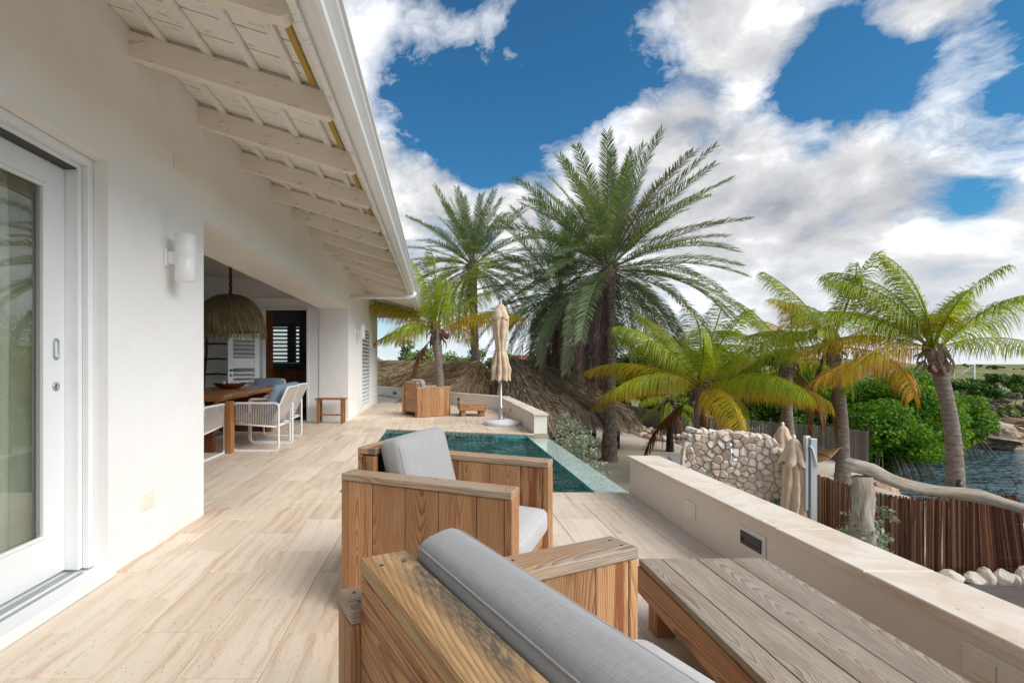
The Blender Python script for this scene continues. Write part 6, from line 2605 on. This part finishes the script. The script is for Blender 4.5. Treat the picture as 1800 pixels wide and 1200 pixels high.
rg = random.Random(12)
seeds = []
tries = 0
while len(seeds) < 205 and tries < 30000:
    tries += 1
    x, z = rg.uniform(-SWW / 2, SWW / 2), rg.uniform(0, 1.84)
    r = rg.choice((.066, .078, .09, .11))
    if all((x - a) ** 2 + (z - b) ** 2 > ((r + c) * .5) ** 2 for a, b, c in seeds):
        seeds.append((x, z, r))
seeds = [(a, b) for a, b, c in seeds]
mb = MB()
N = 14
prof = [(-SWW / 2 + .03, 0)] + [(-SWW / 2 + .03 + (SWW - .06) * k / N, top_h(-SWW / 2 + SWW * k / N) - .05) for k in range(N + 1)] + [(SWW / 2 - .03, 0)]
mb.extrude([(x, -SWT / 2 + .035, z) for x, z in prof], (0, SWT - .07, 0))
mb.build('mortar_core', 'mortar', sw, True)
nst = 0
for si, (sx, sz) in enumerate(seeds):
    if sz > top_h(sx) + .02:
        continue
    p = [(sx - .13, sz - .13), (sx + .13, sz - .13), (sx + .13, sz + .13), (sx - .13, sz + .13)]
    for sj, (qx, qz) in enumerate(seeds):
        if sj == si or abs(qx - sx) > .3 or abs(qz - sz) > .3:
            continue
        a, b = qx - sx, qz - sz
        p = clip(p, a, b, (qx * qx + qz * qz - sx * sx - sz * sz) / 2)
        if len(p) < 3:
            break
    if len(p) < 3:
        continue
    cx = sum(q[0] for q in p) / len(p)
    cz2 = sum(q[1] for q in p) / len(p)
    if area(p) < 0:
        p.reverse()
    k_ = .945
    gap = .006
    # resample the outline so that the edges are not dead straight
    ol = []
    for i in range(len(p)):
        a, b = p[i], p[(i + 1) % len(p)]
        for f in (.06, .36, .68):
            x, z = a[0] + (b[0] - a[0]) * f, a[1] + (b[1] - a[1]) * f
            x, z = cx + (x - cx) * (k_ + rg.uniform(-.05, .04)), cz2 + (z - cz2) * (k_ + rg.uniform(-.05, .04))
            ol.append((x, min(z, top_h(x) + .035)))
    n = len(ol)
    dp = rg.uniform(.03, .085)
    tx, tz = rg.uniform(-.42, .42), rg.uniform(-.42, .42)
    V = [(x, .0, z) for x, z in ol]
    V += [(x, -dp * .62 + (x - cx) * tx * .6 + (z - cz2) * tz * .6, z) for x, z in ol]
    V += [(cx + (x - cx) * .70 + rg.uniform(-.009, .009), -dp + (x - cx) * tx + (z - cz2) * tz + rg.uniform(-.006, .006), cz2 + (z - cz2) * .70) for x, z in ol]
    V.append((cx, -dp * 1.04, cz2))
    F = []
    for k in (0, 1):
        F += [(k * n + i, k * n + (i + 1) % n, (k + 1) * n + (i + 1) % n, (k + 1) * n + i) for i in range(n)]
    F += [(2 * n + i, 2 * n + (i + 1) % n, 3 * n) for i in range(n)]
    V = [(x - cx, y, z - cz2) for x, y, z in V]
    mb = MB()
    mb.add(V, F)
    o = mb.build('stone', 'coral_stone', sw)
    o.location = (cx, -SWT / 2 + .037, cz2)
    nst += 1
# capping and end stones
cap_m = [rock_mesh('stone', rg.uniform(.060, .085), .10, rg.uniform(.05, .07), 600 + k, 'coral_stone', 2, .35) for k in range(6)]
for k in range(15):
    x = -SWW / 2 + .04 + k * (SWW - .08) / 14
    for yy in (-.08, .10):
        o = link(bpy.data.objects.new('stone', cap_m[(k + (yy > 0)) % 6]), sw)
        o.location = (x, yy, top_h(x) - .02 + rg.uniform(-.015, .02))
        o.rotation_euler = (rg.uniform(-.3, .3), rg.uniform(-.3, .3), rg.uniform(-.5, .5))
for sx in (-1, 1):
    for k in range(12):
        for yy in (-.09, .09):
            o = link(bpy.data.objects.new('stone', cap_m[(k * 2 + (yy > 0)) % 6]), sw)
            z = .07 + k * .135
            if z > top_h(sx * SWW / 2 * .98) - .02:
                continue
            o.location = (sx * (SWW / 2 - .045), yy + .03, z)
            o.rotation_euler = (rg.uniform(-.3, .3), rg.uniform(-.3, .3), rg.uniform(-.5, .5))

sa_ = math.radians(-20)
sx_, sy_ = -.06, -SWT / 2 - .10
shd = thing('shower_head', 'chrome shower arm with round rain head on the coral stone wall', 'shower', (4.73 + sx_ * math.cos(sa_) - sy_ * math.sin(sa_), 8.0 + sx_ * math.sin(sa_) + sy_ * math.cos(sa_), -.09), sa_)
mb = MB()
mb.lathe([(.040, .0), (.040, .012), (.026, .022), (.016, .026)], (0, 0, 0), 18, 'y')
V = [(x, -y, z) for x, y, z in mb.V]
mb.V = V
mb.build('flange', 'chrome', shd, True)
mb = MB()
mb.tube([(0, -.02, 0), (0, -.09, -.006), (-.01, -.16, -.03), (-.015, -.20, -.075), (-.015, -.205, -.13)], .0125, 10)
mb.build('arm', 'chrome', shd)
mb = MB()
mb.lathe([(.018, .03), (.03, .018), (.098, .006), (.102, -.002), (.098, -.010), (.0, -.010)], (-.015, -.205, -.165), 24)
mb.build('rain_head', 'chrome', shd, True)


# ------------------------------------------------------------------ closed cantilever parasols behind the parapet
def garden_parasol(label, loc, ht, seed, base_r=.17):
    t = thing('closed_parasol', label, 'parasol', loc)
    s_ = ht
    V, F = canopy([(.20 * s_, .175, .45), (.45 * s_, .165, .50), (.66 * s_, .15, .42), (.80 * s_, .115, .34), (.86 * s_, .10, .25)], 8, seed)
    mb = MB()
    mb.add(V, F, True)
    mb.build('canopy', 'beige_canvas', t)
    mb = MB()
    V, F = canopy([(.775 * s_, .190, .34), (.86 * s_, .140, .28), (.945 * s_, .075, .12), (.965 * s_, .04, .02), (.967 * s_, .005, 0)], 6, seed + 1)
    mb.add(V, F, True)
    mb.build('cap', 'beige_canvas', t)
    mb = MB()
    mb.lathe([(.02, 0), (.02, .95 * s_), (.022, .965 * s_), (.026, .98 * s_), (.016, 1.0 * s_)], (0, 0, 0), 12)
    mb.build('pole', 'base_white', t)
    mb = MB()
    V, F = canopy([(.275 * s_, .178, .45), (.295 * s_, .178, .45)], 8, seed)
    mb.add([(x * 1.02, y * 1.02, z) for x, y, z in V], F, True)
    mb.build('tie', 'beige_canvas', t)
    return t


garden_parasol('closed beige garden parasol in front of its twin beside the grey mast', (5.33, 7.40, ZG), 1.83, 31)
garden_parasol('closed beige garden parasol partly hidden behind its twin by the shower wall', (5.86, 8.40, ZG), 1.90, 37)
ms = thing('parasol_mast', 'tall grey aluminium parasol mast with crank cord behind the front parapet', 'mast', (5.45, 7.25, ZG))
mb = MB()
mb.box(-.015, .078, -.05, .05, 0, 1.80, .006)
mb.build('mast', 'alu_grey', ms)
mb = MB()
mb.box(-.075, -.035, -.03, .03, .75, 1.81, .004)
mb.build('strut', 'alu_grey', ms)
mb = MB()
mb.box(-.076, .0, -.025, .025, 1.811, 1.835, .003)
mb.tube([(-.03, -.04, 1.70), (.0, -.06, 1.66), (.05, -.07, 1.45), (.07, -.075, 1.40)], .012, 6)
mb.build('crank', 'base_white', ms)


# ------------------------------------------------------------------ sun loungers
def lounger():
    t = empty('sun_lounger')
    for yy in (-.31, .31):
        board('side_rail', 'teak', (.0, yy, .27), (1, 0, 0), (0, 0, 1), (1.95, .075, .04), t, .004)
        for xx in (-.85, .85):
            board('leg', 'teak', (xx, yy, .1155), (0, 0, 1), (1, 0, 0), (.231, .06, .045), t, .004)
    for xx in (-.94, -.2, .5, .94):
        board('cross_bar', 'teak', (xx, 0, .27), (0, 1, 0), (0, 0, 1), (.578, .06, .035), t, .003)
    cushion('seat_mat', 'lounger_fabric', (1.22, .60, .06), .025, (-.34, 0, .335), (1, 0, 0), (0, 1, 0), t, .006, 5)
    cushion('back_mat', 'lounger_fabric', (.78, .60, .06), .025, (.54, 0, .565), (.80, 0, .60), (0, 1, 0), t, .006, 5)
    board('back_frame', 'teak', (.556, 0, .528), (.80, 0, .60), (0, 1, 0), (.78, .56, .022), t, .004)
    return t


l1 = lounger()
tag(l1, 'grey sun lounger with raised back just left of the shower wall', 'sun lounger', 'sun loungers on the sand')
for o, (x, y, rz), lab in ((l1, (5.72, 10.4, 108), None), (None, (6.62, 10.9, 108), 'second grey sun lounger half hidden behind the left end of the shower wall'), (None, (6.05, 9.15, 192), 'grey sun lounger whose foot shows between shower wall and parasols')):
    o = o or copy_tree(l1)
    o.location = (x, y, ZG)
    o.rotation_euler.z = math.radians(rz)
    if lab:
        tag(o, lab)

# ------------------------------------------------------------------ hammock
hm = thing('rope_hammock', 'tan net hammock slung from the slim palm trunk', 'hammock', (8.2, 10.9, ZG))
pA, pB = Vector((-1.0, .75, .98)), Vector((.88, .28, .98))
V = []
nL, nC = 22, 15
rows = []
for j in range(nC):
    v = (j / (nC - 1) - .5)
    pts = []
    for i in range(nL):
        u = i / (nL - 1)
        spread = min(1, min(u, 1 - u) / .22)
        c = pA.lerp(pB, u)
        perp = Vector((.24, .97, 0))
        pts.append(c + perp * v * 1.0 * spread + Vector((0, 0, -.42 * math.sin(PI * u) + .10 * spread * (2 * v) ** 2)))
    rows.append(pts)
mb = MB()
for pts in rows:
    mb.tube(pts, .008, 4, cap=False)
for i in range(4, nL - 4):
    mb.tube([r_[i] for r_ in rows], .006, 4, cap=False)
    if i < nL - 5:
        mb.tube([rows[j][i + j % 2] for j in range(nC)], .006, 4, cap=False)
tag(mb.build('net', 'rope_tan', hm), kind='stuff')
for i in (4, nL - 5):
    mb = MB()
    mb.tube([rows[0][i], rows[-1][i]], .018, 8)
    mb.build('spreader_bar', 'teak', hm)
mb = MB()
mb.tube([pB, pB + Vector((.12, -.03, .02))], .012, 6)
mb.build('hanging_rope', 'base_white', hm)
mb = MB()
mb.tube([pA, pA + Vector((-.15, .05, .35))], .010, 6)
mb.build('hanging_rope', 'base_white', hm)

# ------------------------------------------------------------------ reed fence
rf = thing('reed_fence', 'dark red brown reed screen fence behind the driftwood rail', 'fence', (6.8, 7.0, ZG))
rg = random.Random(77)


def reeds(pts, h, name, lean=0, sp=.0052):
    mb = MB()
    P = [Vector((*q, 0)) for q in pts]
    for i in range(len(P) - 1):
        a, b = P[i], P[i + 1]
        n = int((b - a).length / sp)
        d_ = (b - a).normalized()
        for k in range(n):
            f = (k + rg.random()) / n
            p = a.lerp(b, f)
            hh = h + rg.uniform(-.035, .025)
            r = rg.uniform(.0055, .0105)
            u_ = rg.random()
            x, y = p.x - 6.8 + rg.uniform(-.012, .012), p.y - 7.0 + rg.uniform(-.014, .014)
            ln = lean * f * h * .20 * (1 - .6 * abs(f - .5)) + rg.uniform(-.012, .012)
            s0, s1 = ln, -ln * .1 + rg.uniform(-.012, .012)
            V = [(x + d_.x * s_ + r * math.cos(q * 2.094 + .5), y + d_.y * s_ + r * math.sin(q * 2.094 + .5), z) for z, s_ in ((-.06, s0), (hh, s1)) for q in range(3)]
            mb.add(V, [(0, 1, 4, 3), (1, 2, 5, 4), (2, 0, 3, 5), (3, 4, 5)], False, [(.5, u_, 0)] * 6)
    return tag(mb.build(name, 'reed_brown', rf), kind='stuff')


reeds([(6.24, 9.6), (6.22, 8.2), (6.20, 7.05), (6.28, 6.82), (6.50, 6.74)], 1.06, 'reeds', 0, .0036)
reeds([(6.50, 6.735), (7.16, 6.72)], 1.055, 'reeds')
reeds([(7.12, 6.70), (7.90, 6.72)], 1.065, 'reeds', 1.0)
reeds([(7.90, 6.75), (7.3, 6.95)], 1.09, 'reeds')
mb = MB()
for z in (.12, .27, .42, .57, .72, .87):
    mb.tube([(6.50 - 6.8, 6.725 - 7, z), (7.14 - 6.8, 6.705 - 7, z + .005), (7.89 - 6.8, 6.70 - 7, z)], .0022, 4)
mb.build('binding_wire', 'dark_metal', rf)
for x, y in ((6.24, 8.3), (6.30, 6.90), (7.16, 6.82), (7.86, 6.86)):
    mb = MB()
    mb.tube([(x - 6.8, y - 7, -.2), (x - 6.8, y - 7, 1.0)], .03, 8)
    mb.build('stake', 'dark_bark', rf)

# stones at its foot
stn = [(6.72, 6.48, .16, .11, .13), (6.98, 6.44, .13, .12, .12), (7.17, 6.47, .10, .10, .15), (7.36, 6.43, .12, .10, .16), (7.52, 6.46, .08, .09, .10), (7.68, 6.45, .13, .11, .17), (7.90, 6.42, .14, .12, .19), (8.14, 6.55, .12, .10, .15)]
stl = ['flat coral stone at the left end of the row under the reed fence', 'second coral stone from the left in the row under the reed fence', 'third coral stone from the left in the row under the reed fence', 'round coral stone in the middle of the row under the reed fence', 'smallest low coral stone in the row under the reed fence', 'squarish coral stone third from the right under the reed fence', 'largest round coral stone under the right end of the reed fence', 'rightmost coral stone just past the end of the reed fence']
for k, ((x, y, a, b, c), lab) in enumerate(zip(stn, stl)):
    o = link(bpy.data.objects.new('coral_boulder', rock_mesh('coral_boulder', a, b, c, 700 + k, 'coral_stone', 3, .2)))
    o.location = (x, y, ZG + c * .55)
    tag(o, lab, 'stone', 'coral stones under the reed fence')

# deck
dk = empty('wooden_deck', (7.6, 5.2, ZG))
tag(dk, kind='structure')
for k in range(14):
    board('deck_board', 'deck_wood', (-.2, 1.02 - k * .145, .055), (1, -.12, 0), (.12, 1, 0), (3.6, .138, .03), dk, .004)

# ------------------------------------------------------------------ driftwood rail
rl = thing('driftwood_rail', 'bleached driftwood handrail on a gnarled post in front of the reed fence', 'rail', (5.2, 6.1, ZG))


def gnarl(pts, rad, seed, seg=16, amp=.12):
    P = [Vector(p) for p in pts]
    n = 60
    ts = np.linspace(0, 1, n)
    xs = np.linspace(0, 1, len(P))
    C = [[np.interp(t, xs, [p[k] for p in P]) for k in range(3)] for t in ts]
    C = np.array(C)
    for _ in range(4):
        C[1:-1] = (C[:-2] + 2 * C[1:-1] + C[2:]) / 4
    R = np.interp(ts, np.linspace(0, 1, len(rad)), rad)
    rg = random.Random(seed)
    mb = MB()
    mb.tube([tuple(c) for c in C], list(R), seg, True)
    ph = [rg.uniform(0, 6) for _ in range(6)]
    V = []
    for i in range(n):
        for k in range(seg):
            v = Vector(mb.V[i * seg + k])
            c = Vector(C[i])
            an = 2 * PI * k / seg
            f = 1 + amp * (math.sin(3 * an + i * .13 + ph[0]) * .5 + math.sin(5 * an - i * .21 + ph[1]) * .35 + math.sin(2 * an + i * .35 + ph[2]) * .35) + rg.uniform(-.035, .035) - (.22 if rg.random() < .012 else 0)
            V.append(tuple(c + (v - c) * f))
    mb.V = V
    return mb


o_ = (5.2, 6.1, ZG)
gnarl([sub(p, o_) for p in ((5.30, 6.10, ZG - .2), (5.29, 6.10, -1.4), (5.25, 6.10, -.9), (5.24, 6.1, -.5), (5.23, 6.1, -.20))], [.150, .135, .120, .112, .108], 3, amp=.20).build('post', 'driftwood', rl)
gnarl([sub(p, o_) for p in ((5.05, 6.16, -.035), (5.12, 6.14, -.055), (5.30, 6.10, -.10), (5.50, 6.06, -.22), (5.80, 6.0, -.315), (6.10, 5.95, -.35), (6.42, 5.9, -.375), (6.70, 5.86, -.45), (7.0, 5.8, -.54), (7.5, 5.75, -.68), (8.2, 5.7, -.85))],
      [.045, .080, .080, .068, .070, .061, .075, .063, .066, .060, .056], 5, amp=.26).build('rail', 'driftwood', rl)
gnarl([sub(p, o_) for p in ((8.0, 5.71, ZG - .2), (8.0, 5.71, -1.3), (8.0, 5.71, -.9))], [.11, .10, .09], 8).build('post', 'driftwood', rl)

# spot lamp on the right hand palm
spt = thing('garden_spotlight', 'small black spotlight strapped to the windswept palm trunk', 'spotlight', (10.33, 9.80, -1.20))
mb = MB()
mb.tube([(-.10, -.06, -.10), (.0, -.04, .08)], .052, 12)
mb.build('housing', 'dark_metal', spt)
mb = MB()
mb.tube([(.0, -.02, .0), (.12, .06, .02)], .018, 6)
mb.build('bracket', 'dark_metal', spt)

# ------------------------------------------------------------------ far away: boats, houses
def sailboat(label, loc, rz, mh, L_=6.0):
    t = thing('sailing_boat', label, 'sailboat', loc, rz, 'boats moored across the bay')
    mb = MB()
    prof = [(-.5, .20, .55), (-.3, .26, .58), (0, .28, .60), (.3, .20, .66), (.5, .01, .74)]
    V = []
    for fx, hw, hz_ in prof:
        V += [(fx * L_, -hw * L_ * .55, hz_), (fx * L_, -hw * L_ * .35, -.1), (fx * L_, hw * L_ * .35, -.1), (fx * L_, hw * L_ * .55, hz_)]
    F = []
    for i in range(len(prof) - 1):
        for k in range(3):
            F.append((i * 4 + k, i * 4 + 4 + k, i * 4 + 5 + k, i * 4 + 1 + k))
        F.append((i * 4 + 3, i * 4 + 7, i * 4 + 4, i * 4))
    F.append((0, 1, 2, 3))
    mb.add(V, F)
    mb.build('hull', 'sail_white', t, True)
    mb = MB()
    mb.box(-1.4, .9, -.6, .6, .58, .95, .08)
    mb.build('cabin', 'sail_white', t)
    mb = MB()
    mb.tube([(.5, 0, .6), (.5, 0, mh)], [.055, .04], 8)
    mb.tube([(.5, -.6, mh * .6), (.5, .6, mh * .6)], .02, 5)
    mb.build('mast', 'sail_white', t)
    mb = MB()
    mb.tube([(.45, 0, 1.15), (-1.9, 0, 1.2)], .05, 6)
    mb.tube([(.5, 0, mh), (2.9, 0, .72)], .012, 4)
    mb.tube([(.5, 0, mh), (-2.9, 0, .6)], .012, 4)
    mb.build('rigging', 'sail_white', t)
    return t


sailboat('white sailing boat with a bare mast moored right of the windswept palm', (41.5, 39.5, ZW + .25), math.radians(200), 4.0, 5)
sailboat('white sailing boat with a leaning stay to the right of the first mast', (44.6, 40.5, ZW + .2), math.radians(160), 3.1, 5)
mb_ = thing('motor_boat', 'small white motor cruiser in the marina beyond the far bank', 'motorboat', (50.5, 41, ZW + .2), math.radians(185), 'boats moored across the bay')
mb = MB()
mb.prism([(-2.4, -.8), (1.6, -.8), (2.6, 0), (1.6, .8), (-2.4, .8)], -.1, .95)
mb.build('hull', 'sail_white', mb_)
mb = MB()
mb.box(-1.4, .8, -.6, .6, .951, 1.5, .08)
mb.box(-.9, -.8, -.5, .5, 1.5, 2.2, .02)
mb.build('cabin', 'sail_white', mb_)


def small_house(label, loc, rz, w, d_, h, roof):
    t = thing('distant_house', label, 'house', loc, rz, 'distant houses')
    mb = MB()
    mb.box(-w / 2, w / 2, -d_ / 2, d_ / 2, -1.0, h)
    mb.build('wall', 'sail_white', t)
    mb = MB()
    mb.extrude([(-w / 2 - .3, -d_ / 2 - .3, h + .002), (-w / 2 - .3, d_ / 2 + .3, h + .002), (-w / 2 - .3, 0, h + d_ * .28)], (w + .6, 0, 0))
    mb.build('roof', roof, t, True)
    for k in range(3):
        mb = MB()
        mb.box(-w / 2 + w * (k + .3) / 3.2, -w / 2 + w * (k + .75) / 3.2, -d_ / 2 - .03, -d_ / 2 + .05, h * .3, h * .75)
        mb.build('window', 'dark_inner', t)
    return t


small_house('distant white house with a red roof behind the hanging date fronds', (10.2, 62, -.8), .1, 5.5, 4, 1.9, 'red_roof')
small_house('distant low white house with pale roof left of the red roofed one', (7.6, 70, -.8), -.1, 4, 4, 2.0, 'base_white')
# every person, lamp and board is in place; nothing is hidden from view
bpy.context.view_layer.update()
